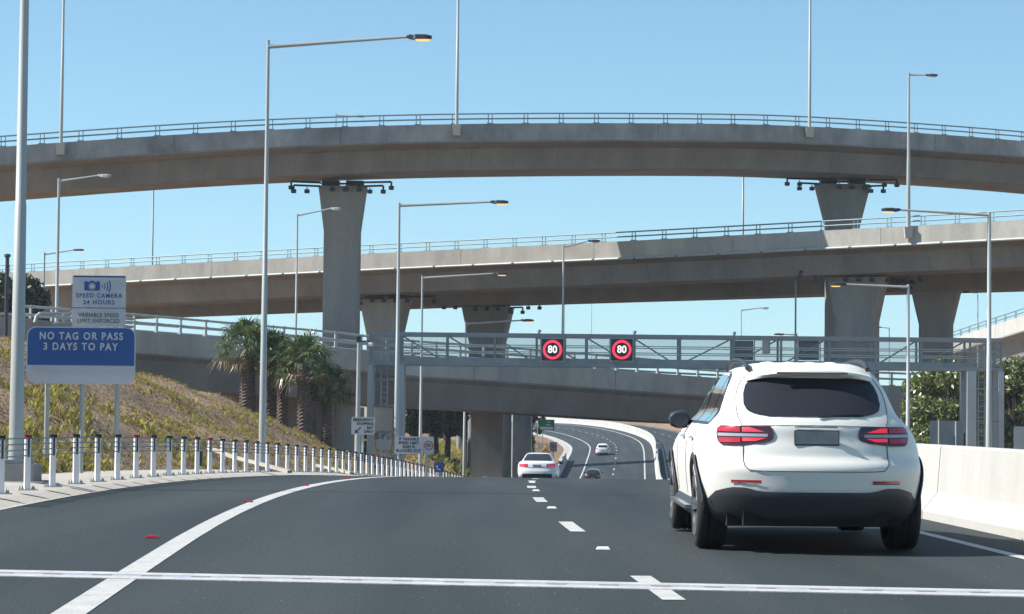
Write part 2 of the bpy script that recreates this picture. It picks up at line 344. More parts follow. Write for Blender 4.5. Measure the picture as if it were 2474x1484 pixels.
# ------------------------------------------------------------------ the setting
def ground_mat():
    m = bpy.data.materials.new('mulched_ground'); m.use_nodes = True; n = m.node_tree; b = n.nodes['Principled BSDF']; b.inputs['Roughness'].default_value = .95
    tc = n.nodes.new('ShaderNodeTexCoord')
    def noise(s, d=5):
        t = n.nodes.new('ShaderNodeTexNoise'); t.inputs['Scale'].default_value = s; t.inputs['Detail'].default_value = d; n.links.new(tc.outputs['Object'], t.inputs['Vector']); return t.outputs['Fac']
    def ramp(f, cols):
        r = n.nodes.new('ShaderNodeValToRGB'); e = r.color_ramp.elements
        while len(e) < len(cols): e.new(.5)
        for k, (p, c) in enumerate(cols): e[k].position = p; e[k].color = (*c, 1)
        n.links.new(f, r.inputs[0]); return r.outputs[0]
    mulch = ramp(noise(9, 8), [(.32, (.075, .045, .025)), (.5, (.26, .165, .09)), (.62, (.41, .28, .165)), (.75, (.56, .44, .30))])
    earth = ramp(noise(.3, 8), [(.3, (.16, .095, .055)), (.7, (.26, .17, .10))])
    sx = n.nodes.new('ShaderNodeSeparateXYZ'); n.links.new(tc.outputs['Object'], sx.inputs[0])
    mr = n.nodes.new('ShaderNodeMapRange'); mr.inputs[1].default_value = 292; mr.inputs[2].default_value = 310; n.links.new(sx.outputs['Y'], mr.inputs[0])
    mx = n.nodes.new('ShaderNodeMix'); mx.data_type = 'RGBA'; n.links.new(mr.outputs[0], mx.inputs[0]); n.links.new(mulch, mx.inputs[6]); n.links.new(earth, mx.inputs[7])
    dry = ramp(noise(.08, 6), [(.35, (.25, .22, .13)), (.7, (.32, .28, .18))])
    mr2 = n.nodes.new('ShaderNodeMapRange'); mr2.inputs[1].default_value = 430; mr2.inputs[2].default_value = 520; n.links.new(sx.outputs['Y'], mr2.inputs[0])
    mx2 = n.nodes.new('ShaderNodeMix'); mx2.data_type = 'RGBA'; n.links.new(mr2.outputs[0], mx2.inputs[0]); n.links.new(mx.outputs[2], mx2.inputs[6]); n.links.new(dry, mx2.inputs[7])
    n.links.new(mx2.outputs[2], b.inputs['Base Color'])
    bp = n.nodes.new('ShaderNodeBump'); bp.inputs['Strength'].default_value = .9; bp.inputs['Distance'].default_value = .06
    n.links.new(noise(14, 6), bp.inputs['Height']); n.links.new(bp.outputs[0], b.inputs['Normal'])
    return m
M['ground'] = ground_mat()
xs = np.concatenate([-np.geomspace(1200, 40, 14)[:-1], np.linspace(-40, 45, 150), np.geomspace(45, 1200, 14)[1:]])
ys = np.concatenate([np.linspace(-30, 130, 150), np.linspace(132, 660, 170), np.geomspace(670, 2400, 12)])
GX, GY = np.meshgrid(xs, ys); GZ = np.concatenate([terrain(GX[k], GY[k]) for k in range(len(ys))]).reshape(GX.shape)
far = np.clip((GY - 560) / 200, 0, 1); GZ = GZ * (1 - far) + (-4.5) * far
g = MB(); g.grid([[(GX[i, j], GY[i, j], GZ[i, j]) for j in range(len(xs))] for i in range(len(ys))])
tag(g.build('ground', 'ground', smooth=True, recalc=False), kind='structure')

def offv(Y, near, farv): return float(np.interp(Y, [60, 150], [near, farv]))
def ribbon(name, mat, s0, s1, offs, parent=None, step=2.0, solid=None):
    """offs: list of (off_near, off_far, dz) across the ribbon"""
    g = []; n = max(2, int((s1 - s0) / step) + 1)
    for s in np.linspace(s0, s1, n):
        Y = at_s(s)[1]; g.append([RP(s, offv(Y, a, b), dz) for a, b, dz in offs])
    return MB().grid(g).build(name, mat, parent, smooth=False, recalc=False)
SEND = cs[-1] - 2
RO = [(-6.25, -6.1, 0), (-3, -3, 0), (0, 0, 0), (3, 3, 0), (5.3, 5.3, 0)]
road = tag(ribbon('road', 'asphalt', 0, SEND, RO), kind='structure')
uvl = road.data.uv_layers.new(name='UVMap'); nro = max(2, int(SEND / 2.0) + 1)
for lp in road.data.loops:
    i, j = divmod(lp.vertex_index, len(RO)); uvl.data[lp.index].uv = (RO[j][0], SEND * i / (nro - 1))
opp = tag(ribbon('road', 'asphalt', s_of_Y(40), SEND, [(5.5, 5.5, 0), (9, 9, 0), (12.9, 12.9, 0)]), kind='structure')
ribbon('edge_line', 'paint', 0, SEND, [(5.9, 6.0, .004), (6.05, 6.15, .004)], opp)
ribbon('edge_line', 'paint', 0, SEND, [(12.2, 12.2, .004), (12.35, 12.35, .004)], opp)
DS0 = s_of_Y(14.6)
STRIP_A = P(-150, 1380.5, 16); STRIP_B = P(2700, 1446, 16)
def ground_hit(px, py, z=0.0):
    d = fwd + RT * ((px - 1237) / F) - UP * ((py - 742) / F); return CAM + d * ((z - CAM.z) / d.z)
# solid edge lines and dashes, each sheet 4 mm over the asphalt
ribbon('edge_line', 'paint', 0, SEND, [(-3.72, -3.68, .004), (-3.52, -3.52, .004)], road, step=1)
ribbon('edge_line', 'paint', 0, SEND, [(3.36, 3.52, .004), (3.48, 3.68, .004)], road, step=1)
k = 0
for s in np.arange(DS0 - 7.8 * 2, s_of_Y(70), 7.8):
    ribbon('lane_dash', 'paint', s, s + 2.0, [(-.075, -.075, .004), (.075, .075, .004)], road, step=.5)
for s in np.arange(s_of_Y(70), s_of_Y(560), 9.6):
    ribbon('lane_dash', 'paint', s, s + 2.4, [(-.08, -.08, .004), (.08, .08, .004)], road, step=1)
for s in np.arange(s_of_Y(230), s_of_Y(500), 12):
    ribbon('lane_dash', 'paint', s, s + 3, [(9.0, 9.0, .004), (9.15, 9.15, .004)], opp, step=1.5)
# the faint cold joint across the road
a = ground_hit(-100, 1176, -.1); b = ground_hit(2600, 1214, -.1)
# sensor strip across the lanes: two pale bars with a grooved channel between them
A0 = ground_hit(-150, 1376); A1 = ground_hit(-150, 1391); B0 = ground_hit(2650, 1432); B1 = ground_hit(2650, 1447.5)
def lerp(a, b, t): return a + (b - a) * t
M['strip_gap'] = node_mat('strip_resin', (.32, .34, .42), .6, var=.1, vscale=4)
for nm, t0, t1, z, mt in (('strip_bar', 0, .36, .008, 'paint'), ('strip_channel', .36, .64, .006, 'strip_gap'), ('strip_bar', .64, 1, .008, 'paint')):
    ps = [lerp(A0, A1, t0), lerp(A0, A1, t1), lerp(B0, B1, t1), lerp(B0, B1, t0)]
    lo = Vector((0, 0, .0005)); hi = Vector((0, 0, z))
    MB().add([p + lo for p in ps] + [p + hi for p in ps], [(4, 5, 6, 7), (0, 1, 5, 4), (1, 2, 6, 5), (2, 3, 7, 6), (3, 0, 4, 7)]).build(nm, mt, road)
d = MB()
for i in range(-1, 24):
    t = (i + .35) / 22.5
    if not 0 < t < 1: continue
    p = lerp(lerp(A0, A1, .5), lerp(B0, B1, .5), t); q = (B0 - A0).normalized()
    d.box(p + Vector((0, 0, .0085)), (.13, .05, .003), rz=math.atan2(q.y, q.x))
M['bolt'] = node_mat('strip_bolt_cover', (.27, .27, .31), .6); d.build('strip_bolt', 'bolt', road)
# concrete verge with a shallow gutter, on the left
tag(ribbon('verge', 'verge', 0, s_of_Y(128), [(-6.2, -6.05, .006), (-6.45, -6.35, -.03), (-6.75, -6.7, .03), (-7.3, -7.3, .10), (-8.5, -8.3, .12), (-8.52, -8.32, -.5)]), kind='structure')
M['shoulder'] = node_mat('pale_shoulder_concrete', (.40, .385, .35), .8, var=.12, vscale=.7)
tag(ribbon('shoulder', 'shoulder', s_of_Y(292.5), SEND, [(-6.1, -6.1, .006), (-6.5, -6.5, -.02), (-7.3, -7.3, .08), (-7.32, -7.32, -.6)]), kind='structure')

# concrete barriers along the road
def barrier(name, label, s0, s1, o0, o1, h, hf, mat, cat='barrier'):
    t = thing(name, label, cat, RP(s0, offv(at_s(s0)[1], o0, o1)))
    t.location = (0, 0, 0)
    prof = [(-.30, 0), (-.30, .09), (-.13, .30), (-.09, h - .02), (-.07, h), (.07, h), (.09, h - .02), (.13, .30), (.30, .09), (.30, 0)]
    mb = MB(); n = len(prof)
    for sa in np.arange(s0, s1, 6.0):
        sb = min(s1, sa + 6.0) - .025; g = []
        for s in np.linspace(sa, sb, 4):
            Y = at_s(s)[1]; o = offv(Y, o0, o1); g.append([RP(s, o + a, z) for a, z in [(a_, z_ * (1 + (hf / h - 1) * min(1, max(0, (Y - 60) / 120)))) for a_, z_ in prof]])
        q = MB().grid(g); q.f += [tuple(range(n)), tuple(range(len(q.v) - n, len(q.v)))[::-1]]; mb.add(q.v, q.f)
    g = [[RP(s, offv(at_s(s)[1], o0, o1) + a, z) for a, z in ((-.05, .02), (-.05, h - .05), (.05, h - .05), (.05, .02))] for s in np.arange(s0 + .1, s1 - .1, 3.)]
    q = MB().grid(g); mb.add(q.v, q.f)
    mb.build('barrier_wall', mat, t, smooth=False)
    return t
bw = barrier('concrete_barrier', 'long white concrete barrier curving along the right edge of the lanes', 4, SEND, 4.42, 5.1, .83, 1.12, 'pale_conc')
for s in np.arange(s_of_Y(240), s_of_Y(330), 10):
    p = RP(s, offv(at_s(s)[1], 4.42, 5.1), .83); MB().box(p + Vector((0, 0, .08)), (.1, .03, .16)).build('delineator', 'white', bw)
barrier('concrete_barrier', 'pale concrete barrier on the left edge just beyond the white coupe', s_of_Y(140), s_of_Y(292), -6.35, -6.35, .95, 1.12, 'pale_conc')

# ------------------------------------------------------------------ viaducts
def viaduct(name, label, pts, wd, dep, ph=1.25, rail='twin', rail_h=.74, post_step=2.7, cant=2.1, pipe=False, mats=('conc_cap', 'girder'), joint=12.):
    root = thing(name, label, 'viaduct')
    path = smooth_path([tuple(P(*p)) for p in pts], 2.0)
    sg = np.linalg.norm(np.diff(path, axis=0), axis=1); L = np.concatenate([[0], np.cumsum(sg)])
    tg = np.gradient(path[:, :2], axis=0); tg /= np.linalg.norm(tg, axis=1)[:, None]
    nn = np.stack([-tg[:, 1], tg[:, 0]], 1)
    if nn[len(nn) // 2, 1] < 0: nn = -nn
    def at(s, a=0, dz=0):
        q = [np.interp(s, L, path[:, k]) for k in range(3)]; m = [np.interp(s, L, nn[:, k]) for k in range(2)]
        return Vector((q[0] + m[0] * a, q[1] + m[1] * a, q[2] + dz))
    def strip(prof, s0, s1, step=2.5, close=True):
        g = [[at(s, a, z) for a, z in prof + ([prof[0]] if close else [])] for s in np.linspace(s0, s1, max(2, int((s1 - s0) / step) + 1))]
        mb = MB().grid(g); n = len(g[0])
        if close: mb.f += [tuple(range(n - 1)), tuple(range(len(mb.v) - n, len(mb.v) - 1))[::-1]]
        return mb
    S = L[-1]
    near = MB(); s = 0
    while s < S:
        e = min(S, s + joint); q = strip([(0, 0), (0, -ph), (.3, -ph), (.42, -ph + .25), (.25, 0)], s, e - .035)
        near.add(q.v, q.f); q = strip([(.06, -.02), (.06, -ph + .02), (.14, -ph + .02), (.14, -.02)], max(0, s - .02), e - .02); near.add(q.v, q.f); s = e
    near.build('parapet', mats[0], root)
    strip([(wd, 0), (wd, -ph), (wd - .3, -ph), (wd - .42, -ph + .25), (wd - .25, 0)], 0, S).build('parapet', mats[0], root)
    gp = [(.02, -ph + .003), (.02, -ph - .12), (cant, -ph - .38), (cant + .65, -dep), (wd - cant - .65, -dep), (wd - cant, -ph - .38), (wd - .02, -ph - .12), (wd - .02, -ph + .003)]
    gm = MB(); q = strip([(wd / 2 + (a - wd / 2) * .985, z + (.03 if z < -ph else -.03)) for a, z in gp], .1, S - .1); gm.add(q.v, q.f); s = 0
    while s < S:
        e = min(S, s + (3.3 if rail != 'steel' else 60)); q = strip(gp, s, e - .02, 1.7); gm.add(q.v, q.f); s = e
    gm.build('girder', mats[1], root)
    if pipe:
        mb = MB(); s = 0
        while s < S:
            e = min(S, s + 3.6); mb.tube([at(x, -.10, -ph - .03) for x in np.linspace(s + .12, e - .12, 3)], .10, 8); s = e
        mb.build('drain_pipe', 'galv', root)
    if rail == 'twin':
        rl = MB()
        for z, r in ((rail_h, .055), (rail_h * .5, .055)):
            rl.tube([at(s, .14, z) for s in np.arange(0, S, 2.5)], r, 8)
        rl.build('guard_rail', 'rail', root)
        pm = MB()
        for dx in (-.14, .14):
            pm.bar((dx, 0, 0), (dx, 0, rail_h), .06, .05)
        pm.box((0, 0, .03), (.5, .2, .06))
        proto = None; idx = []
        for s in np.arange(1.2, S, post_step):
            p = at(s, .14); q = at(s + .5, .14); rz = math.atan2(q.y - p.y, q.x - p.x)
            if proto is None:
                proto = pm.build('rail_post', 'rail', root); proto.location = p; proto.rotation_euler = (0, 0, rz)
            else: copy_part(proto, root, p, rz)
    elif rail == 'steel':
        rl = MB()
        for z, r in ((.95, .075), (.5, .075)):
            rl.tube([at(s, .16, z) for s in np.arange(0, S, 2.)], r, 8)
            rl.tube([at(s, wd - .16, z) for s in np.arange(0, S, 2.)], r, 8)
        rl.build('guard_rail', 'galv', root)
        pm = MB()
        pm.prism([(-.09, 0), (.09, 0), (.06, 1.0), (-.06, 1.0)], .02, .12)
        pm.box((0, .03, .03), (.34, .3, .06)); pm.box((0, -.01, .95), (.16, .1, .18)); pm.box((0, -.01, .5), (.16, .1, .18))
        proto = None
        for s in np.arange(.8, S, post_step):
            p = at(s, .18); q = at(s + .5, .18); rz = math.atan2(q.y - p.y, q.x - p.x)
            if proto is None:
                proto = pm.build('rail_post', 'galv', root); proto.location = p; proto.rotation_euler = (0, 0, rz)
            else: copy_part(proto, root, p, rz)
    return root, at, L, path
def s_at_px(vi, px):
    root, at, L, path = vi
    best = min(range(len(path)), key=lambda k: abs(proj(path[k])[0] - px)); return L[best]
def proj(p):
    q = Vector(p) - CAM; z = q.dot(fwd); return (1237 + F * q.dot(RT) / z, 742 - F * q.dot(UP) / z)

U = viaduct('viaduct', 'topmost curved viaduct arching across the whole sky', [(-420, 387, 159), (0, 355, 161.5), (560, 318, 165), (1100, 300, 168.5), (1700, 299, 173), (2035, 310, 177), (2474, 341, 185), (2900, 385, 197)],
            11.6, 3.15, ph=1.24, rail='twin', rail_h=.75, mats=('shade_cap', 'girder'))
V = viaduct('viaduct', 'sunlit middle viaduct climbing to the right below the top one', [(-300, 676, 213), (100, 655, 206), (830, 616, 193), (1365, 590, 184), (2035, 555, 172.5), (2474, 531, 165), (2900, 505, 158)],
            8.8, 3.2, ph=1.34, rail='twin', rail_h=.72, pipe=True, post_step=2.65, cant=1.5)
N = viaduct('viaduct', 'shaded viaduct running close behind the middle one, only its underside showing', [(-300, 706, 226), (100, 691, 219), (830, 659, 206), (1365, 638, 197), (2035, 613, 186), (2474, 597, 179), (2900, 580, 172)],
            9.2, 3.1, ph=1.2, rail=None, cant=1.6)
Q = viaduct('viaduct', 'lowest curved ramp with galvanised rails passing in front of the piers', [(60, 781, 128), (327, 799, 137), (526, 815, 142), (800, 838, 147), (976, 858, 150), (1138, 868, 153), (1389, 886.5, 158), (1731, 913, 166), (2000, 926, 172), (2250, 935, 178)],
            8.5, 3.35, ph=1.32, rail='steel', post_step=1.9, cant=.35, mats=('conc_cap', 'girder'))
T = viaduct('viaduct', 'sunlit beige ramp rising at the far right edge', [(2230, 846, 262), (2320, 812, 250), (2474, 762, 232), (2700, 690, 215)],
            9, 3.6, ph=1.5, rail='twin', post_step=2.7, cant=1.2, mats=('pale_conc', 'conc'))
# approach wall the lowest ramp runs into at the left
t = thing('retaining_wall', 'grey concrete approach wall at the left end of the lowest ramp', 'retaining wall')
g = MB(); pw = [P(-260, 752, 120), P(60, 768, 124), P(205, 787, 131)]
for i in range(2):
    a, b = pw[i], pw[i + 1]; n = Vector((0, .45, 0)); dn = Vector((0, 0, -6))
    g.add([a, b, b + n, a + n, a + dn, b + dn, b + n + dn, a + n + dn], [(0, 1, 2, 3), (0, 1, 5, 4), (2, 3, 7, 6), (1, 2, 6, 5), (0, 3, 7, 4)])
g.build('wall_panel', 'conc', t)
g = MB(); q = [P(84, 780, 124.5), P(88, 765, 124.6), P(96, 758, 124.8), P(200, 757, 130), P(320, 771, 136)]
g.tube(q, .10, 8); q = [P(130, 782, 125), P(200, 778, 130), P(320, 790, 136)]; g.tube(q, .08, 8)
for x, y0, y1, dd in ((155, 758, 785, 127), (205, 757, 790, 130), (262, 763, 795, 133)):
    g.tube([P(x, y0, dd), P(x, y1, dd)], .09, 6)
g.build('guard_rail', 'galv', t)

def pier(via, px, ytop, Y, w, capw, caph, zb, rz=0, thick=2.0, mat='conc', rnd=.32):
    """flared pier with rounded ends; ytop is the picture height of its cap, which sits under the deck"""
    top = P(px, ytop, Y); cz = top.z; cx, cy = top.x, Y
    lev = [(zb, w), (cz - caph, w)] + [(cz - caph + caph * t, w + (capw - w) * t) for t in (.25, .5, .75, 1.0)]
    g = []
    for z, ww in lev:
        row = []; a = ww / 2; r = min(thick / 2, a * .99); n = 8
        for sx in (1, -1):
            for k in range(n + 1):
                q = -math.pi / 2 + math.pi * k / n
                x = sx * ((a - r * rnd) + r * rnd * math.cos(q)); y = sx * ((thick / 2 - r * rnd) * (1 if q > 1e-6 else -1 if q < -1e-6 else 0) + r * rnd * math.sin(q)) if rnd < .5 else sx * thick / 2 * math.sin(q)
                row.append((x, y))
        m = Matrix.Rotation(rz, 2); g.append([Vector((*(m @ Vector(p)), z)) + Vector((cx, cy, 0)) for p in row + [row[0]]])
    mb = MB().grid(g); n = len(g[0]); mb.f.append(tuple(range(len(mb.v) - n, len(mb.v) - 1)))
    o = mb.build('pier', mat, via, smooth=True)
    for sx in (-1, 1): MB().box(Vector((cx, cy, cz + .22)) + Matrix.Rotation(rz, 3, 'Z') @ Vector((sx * capw * .25, 0, 0)), (1.3, 1.2, .44), rz=rz).build('bearing', 'black', via)
    return Vector((cx, cy, cz)), rz
pu1 = pier(U[0], 829, 452, 173.5, 2.75, 3.65, 3.4, -6, 0)
pu2 = pier(U[0], 2035, 447, 185.5, 2.75, 4.6, 3.6, -6.2, .0, rnd=.75)
pv1 = pier(V[0], 932, 724, 198, 2.85, 4.3, 3.2, -6.3, -.3)
pv2 = pier(V[0], 2072, 671, 177.5, 3.2, 4.6, 3.4, -6.3, -.3)
pn1 = pier(N[0], 1179, 742, 206.5, 3.1, 4.55, 3.2, -6.6, -.25)
pn2 = pier(N[0], 2262, 690, 186.5, 2.7, 4.2, 3.2, -6.4, -.25)
# columns carrying the lowest ramp
def column(px, Y, r, ytop, zb, via, w=None):
    top = P(px, ytop, Y)
    if w is None: return MB().lathe([(r, zb), (r, top.z), (0, top.z)], c=(top.x, Y, 0), n=28).build('pier', 'conc', via, smooth=True)
    return MB().box((top.x, Y, (zb + top.z) / 2), (w, 1.3, top.z - zb)).build('pier', 'conc', via)
column(830, 151, .62, 960, -4.7, Q[0])
column(1177, 162, 0, 975, -6.2, Q[0], 2.2)
column(1222, 172, .45, 975, -6.6, Q[0])
column(1262, 178, 0, 975, -6.6, Q[0], 1.4)
column(2180, 174.5, 0, 955, -6.3, Q[0], 2.6)
xa, xb = P(380, 0, 152).x, P(812, 0, 152).x; MB().box(((xa + xb) / 2, 152, -2), (xb - xa, 1.2, 8.2)).build('abutment', 'girder', Q[0])
xa, xb = P(816, 0, 166).x, P(892, 0, 166).x; zt_ = P(850, 984, 166).z; MB().box(((xa + xb) / 2, 166, zt_ / 2 - 3), (xb - xa, 1.2, zt_ + 6)).build('abutment', 'conc', Q[0])

# black floodlight brackets under the pier heads
def bracket(pc, label, arms):
    c, rz = pc; t = thing('pier_floodlights', label, 'floodlights', c, 0, 'black floodlight brackets under the deck bearings')
    for x0, x1, y, z, n in arms:
        a = MB(); a.tube([(x0, y, z), (x1, y, z + .06)], .085, 6); a.tube([(x1, y, z + .06), (x1, y, z - .28)], .075, 6)
        a.tube([(x0, y, z), (x0, y + .7, z)], .05, 6)
        ar = a.build('arm', 'black', t)
        for i in range(n):
            xx = x1 - math.copysign(i * 1.0, x1 - x0)
            l = MB(); l.box((xx, y, z - .38), (.38, .3, .26)); l.box((xx, y, z - .18), (.08, .08, .2)); l.lathe([(.12, 0), (.17, -.1), (0, -.1)], c=(xx, y, z - .44), n=8)
            l.build('lamp', 'black', t)
    return t
st = [(-1.6, -3.8, -1.2, .2, 1), (-1.6, -3.6, -1.3, -.08, 2), (1.6, 3.7, -1.2, .25, 1), (1.6, 3.1, -1.3, -.05, 2), (-1.3, 1.3, -1.25, .1, 3)]
bracket(pu1, 'black arms and floodlights on the tall slender pier of the top viaduct at left', st)
bracket(pu2, 'black arms and floodlights under the top viaduct at its right-hand pier', [(-2, -4.6, -1.3, .3, 2), (-2, -3.6, -1.2, -.05, 2), (2, 4.2, -1.2, .3, 2), (2, 3.1, -1.3, -.2, 2), (-1.5, 1.6, -1.25, .1, 3)])
bracket(pv1, 'black arms and floodlights on the middle viaduct pier behind the gantry left end', [(-1.9, -2.1, -1.3, .0, 1), (1.9, 4.2, -1.2, .2, 2), (-1.5, 1.9, -1.25, .25, 4)])
bracket(pn1, 'black arms and floodlights on the second flared pier behind the gantry', [(-1.9, -3.9, -1.2, .25, 2), (1.9, 4.6, -1.2, .3, 2), (1.9, 3.1, -1.3, -.1, 2), (-1.5, 1.9, -1.25, .15, 4)])
bracket(pv2, 'black arms and floodlights on the broad pier above the white SUV', [(-2, -4.6, -1.2, .3, 1), (-2, -3.4, -1.3, .05, 1), (2, 4.6, -1.2, .2, 2), (-1.5, 1.9, -1.25, .15, 4)])
bracket(pn2, 'black arms and floodlights on the flared pier nearest the right edge', [(-1.9, -4.7, -1.2, .3, 2), (-1.9, -3.4, -1.3, .1, 2), (1.9, 4.3, -1.2, .35, 2), (1.9, 2.2, -1.3, -.1, 1), (-1.5, 1.9, -1.25, .15, 3)])

# ------------------------------------------------------------------ lamp posts
def lamp(label, px, Y, ybase, ytop, arm=None, lit=False, r0=.105, r1=.05, hs=1.0, armY=None, zb=None, base=True, collar=True, group='galvanised lamp posts along the roads'):
    pb = P(px, ybase, Y)
    if zb is not None: pb.z = zb
    zt = P(px, ytop, Y).z; H = zt - pb.z
    t = thing('street_lamp', label, 'lamp post', pb, 0, group)
    MB().tube([(0, 0, 0), (0, 0, H * .45), (0, 0, H * .451), (0, 0, H)], [r0, r0 * .5 + r1 * .5, r0 * .46 + r1 * .46, r1], 12).build('pole', 'galv', t, smooth=True)
    if base:
        b = MB().box((0, 0, .03), (r0 * 4.2, r0 * 4.2, .06))
        for sx in (-1, 1):
            for sy in (-1, 1): b.tube([(sx * r0 * 1.6, sy * r0 * 1.6, .05), (sx * r0 * 1.6, sy * r0 * 1.6, .17)], .02, 6)
        b.build('base_plate', 'galv_dark', t)
    if arm:
        e = P(arm[0], arm[1], armY or Y) - pb; z0 = H - .35 * hs
        st_ = Vector((0, 0, min(z0, H - .1)))
        if len(arm) > 2: st_ = Vector((0, 0, P(px, arm[2], Y).z - pb.z))
        dr = (e - st_).normalized(); side = 1 if dr.x > 0 else -1
        MB().tube([st_, e], [.05 * hs, .03 * hs], 8).build('arm', 'galv', t, smooth=True)
        hs = hs * .66; h = MB()
        ax = Vector((dr.x, dr.y, 0)).normalized(); yv = Vector((-ax.y, ax.x, 0)); zv = Vector((0, 0, 1))
        def q(a, b, c): return e + ax * a * hs + yv * b * hs + zv * c * hs
        rows = []
        for a, wd_, hb, ht in ((-.12, .05, -.04, .04), (0, .07, -.08, .09), (.12, .09, -.10, .06), (.2, .15, -.10, .09), (.55, .16, -.09, .09), (.78, .10, -.06, .05), (.80, .03, -.03, .02)):
            rows.append([q(a, -wd_, hb), q(a, wd_, hb), q(a, wd_ * .8, ht * .6), q(a, wd_ * .4, ht), q(a, -wd_ * .4, ht), q(a, -wd_ * .8, ht * .6), q(a, -wd_, hb)])
        h.grid(rows); hd = h.build('lamp_head', 'galv' if (not lit and px in (136, 717, 1359, 1922, 1790)) or (not lit and hs < 2 and 'pale' in label) else 'dark', t)
        g = MB(); g.grid([[q(a, w_ * sc_, -.10 + (z + .10) * sc_) for w_, z in ((-.13, -.10), (-.08, -.15), (.08, -.15), (.13, -.10))] for a, sc_ in ((.2, .3), (.26, .8), (.36, 1), (.58, 1), (.68, .8), (.74, .3))])
        g.build('lens', 'lamp_on' if lit else 'lamp_off', t)
    return t
def deck_base(via, px, a=.1):
    s = s_at_px(via, px); return s
lamp('thickest galvanised pole at the left edge, nearest the camera', 38, 34, 1120, -260, r0=.112, r1=.06, base=True)
lamp('tall lamp post with long arm and lit amber lamp above the palms', 633, 68, 1130, 97, (990, 89, 113), True, r0=.115, r1=.045, hs=1.25)
lamp('lamp post with lit amber lamp in front of the gantry left tower', 957, 110, 1102, 490, (1190, 488, 497), True, r0=.13, r1=.06, hs=1.45)
lamp('lamp post with lit amber lamp between the gantry tower and the first blackened pier', 1015, 145, 1120, 666, (1195, 661, 672), True, r0=.12, r1=.06, hs=1.5, zb=-4.7)
lamp('short-looking lamp post with lit amber lamp before the second flared pier', 1121, 178, 1148, 778, (1262, 774, 783), True, r0=.13, r1=.07, hs=1.7, zb=-6)
lamp('lamp post at far right with its arm reaching left and lamp lit', 2389, 72, 1100, 513, (2170, 507, 520), True, r0=.105, r1=.055, hs=1.0, zb=-.9)
lamp('lamp post right of the white SUV with a long arm to the left', 2193, 100, 1150, 687, (2040, 687, 694), True, r0=.105, r1=.06, hs=1.2, zb=-2.6)
# on the viaducts
def via_lamp(label, via, px, ytop, arm=None, lit=False, r0=.13, r1=.08, dz=-.15, a=-.25, bracket_box=True, hs=1.5):
    s = min(np.arange(0, via[2][-1], .25), key=lambda q: abs(proj(via[1](q, a, 0))[0] - px)); p = via[1](s, a, dz); x, y = proj(p)
    t = lamp(label, x, p.y, y, ytop, arm, lit, r0, r1, hs, base=False, group='lamp posts standing on the viaducts')
    if bracket_box:
        MB().prism([(-.32, .05), (.32, .05), (.26, -.75), (-.26, -.75)], -.30, .26).build('outrigger', 'conc_cap', t)
    return t
via_lamp('pole on the top viaduct just right of the nearest pole', U, 148, -160)
via_lamp('pole on the top viaduct at the centre of the photo', U, 1103, -160)
via_lamp('pole on the top viaduct above the right-hand pier', U, 1957, -160)
via_lamp('lamp post on the middle viaduct with a short arm against the sky at right', V, 2196, 177, (2240, 181.5, 181), False, r0=.17, r1=.08)
via_lamp('bare pole on the middle viaduct seen through the gap left of the palms', V, 366, 380, None, False, a=9.2, bracket_box=False, r0=.09)
via_lamp('bare pole on the middle viaduct seen below the top deck at right', V, 1796, 330, None, False, a=9.2, bracket_box=False, r0=.09)
via_lamp('tiny lamp post peeping over the top viaduct railing at left', U, 808, 275, (862, 281, 279), False, r0=.06, r1=.05, a=11.9, bracket_box=False, hs=1.2)
lamp('lamp post with a short pale arm beside the speed camera sign', 136, 132, 790, 431, (240, 424, 438), False, r0=.13, r1=.08, hs=1.3, zb=-1)
via_lamp('thin lamp post with a pale arm in front of the tall pier', Q, 717, 517, (800, 504, 521), False, r0=.085, r1=.06, bracket_box=False, a=8.3, hs=1.3)
via_lamp('lamp post with a bright short arm standing above the left LED speed sign', Q, 1359, 590, (1424, 582, 597), False, r0=.10, r1=.065, bracket_box=False, a=8.3, hs=1.5)
via_lamp('lamp post with a white lamp head before the middle viaduct at right', Q, 1922, 655, (1972, 648, 660), False, r0=.10, r1=.065, bracket_box=False, a=8.3, hs=1.6)
lamp('small distant lamp post with an upturned arm above the gantry', 1790, 330, 900, 748, (1838, 744, 750), False, r0=.10, r1=.07, hs=2.2, zb=-4)
lamp('hair-thin distant pole above the left LED sign', 1428, 480, 905, 722, None, False, r0=.09, r1=.06, zb=-3)
lamp('thin distant lamp post above the beige ramp', 2362, 245, 870, 712, (2310, 704, 708), False, r0=.08, r1=.06, hs=1.4, zb=-4)
lamp('small distant post left of the last flared pier', 2148, 290, 900, 793, (2128, 791, 793), False, r0=.09, r1=.07, hs=1.5, zb=-5)
lamp('low lit lamp peeping over the gantry between its top cameras', 1925, 215, 900, 806, (1892, 808, 809), True, r0=.05, r1=.05, hs=1.6, zb=-6.5)
lamp('slim lamp post with a lit amber lamp left of the speed camera sign', 104, 152, 800, 610, (180, 604, 615), True, r0=.09, r1=.06, hs=1.2, zb=-3)
lamp('lit amber lamp on a pale arm low under the middle viaduct', 1362, 560, 900, 733, (1404, 728, 735), True, r0=.12, r1=.1, hs=4.2, zb=-4)
lamp('slender pale pole rising beside the big pier of the lowest ramp', 1238, 190, 1150, 950, None, False, r0=.11, r1=.08, zb=-6.5)
lamp('slender shaded pole right of the lowest ramp piers', 1282, 232, 1150, 955, None, False, r0=.10, r1=.08, zb=-7.5)
t = thing('dark_pole', 'black capped pole at the far left edge on the slope', 'pole', (P(14, 822, 100).x, 100, P(14, 822, 100).z))
MB().tube([(0, 0, 0), (0, 0, P(14, 622, 100).z - t.location.z)], [.09, .085], 12).build('shaft', 'dark', t)
MB().lathe([(.0, .16), (.13, .14), (.15, .05), (.1, 0), (.0, 0)], c=(0, 0, P(14, 622, 100).z - t.location.z), n=14).build('cap', 'dark', t)
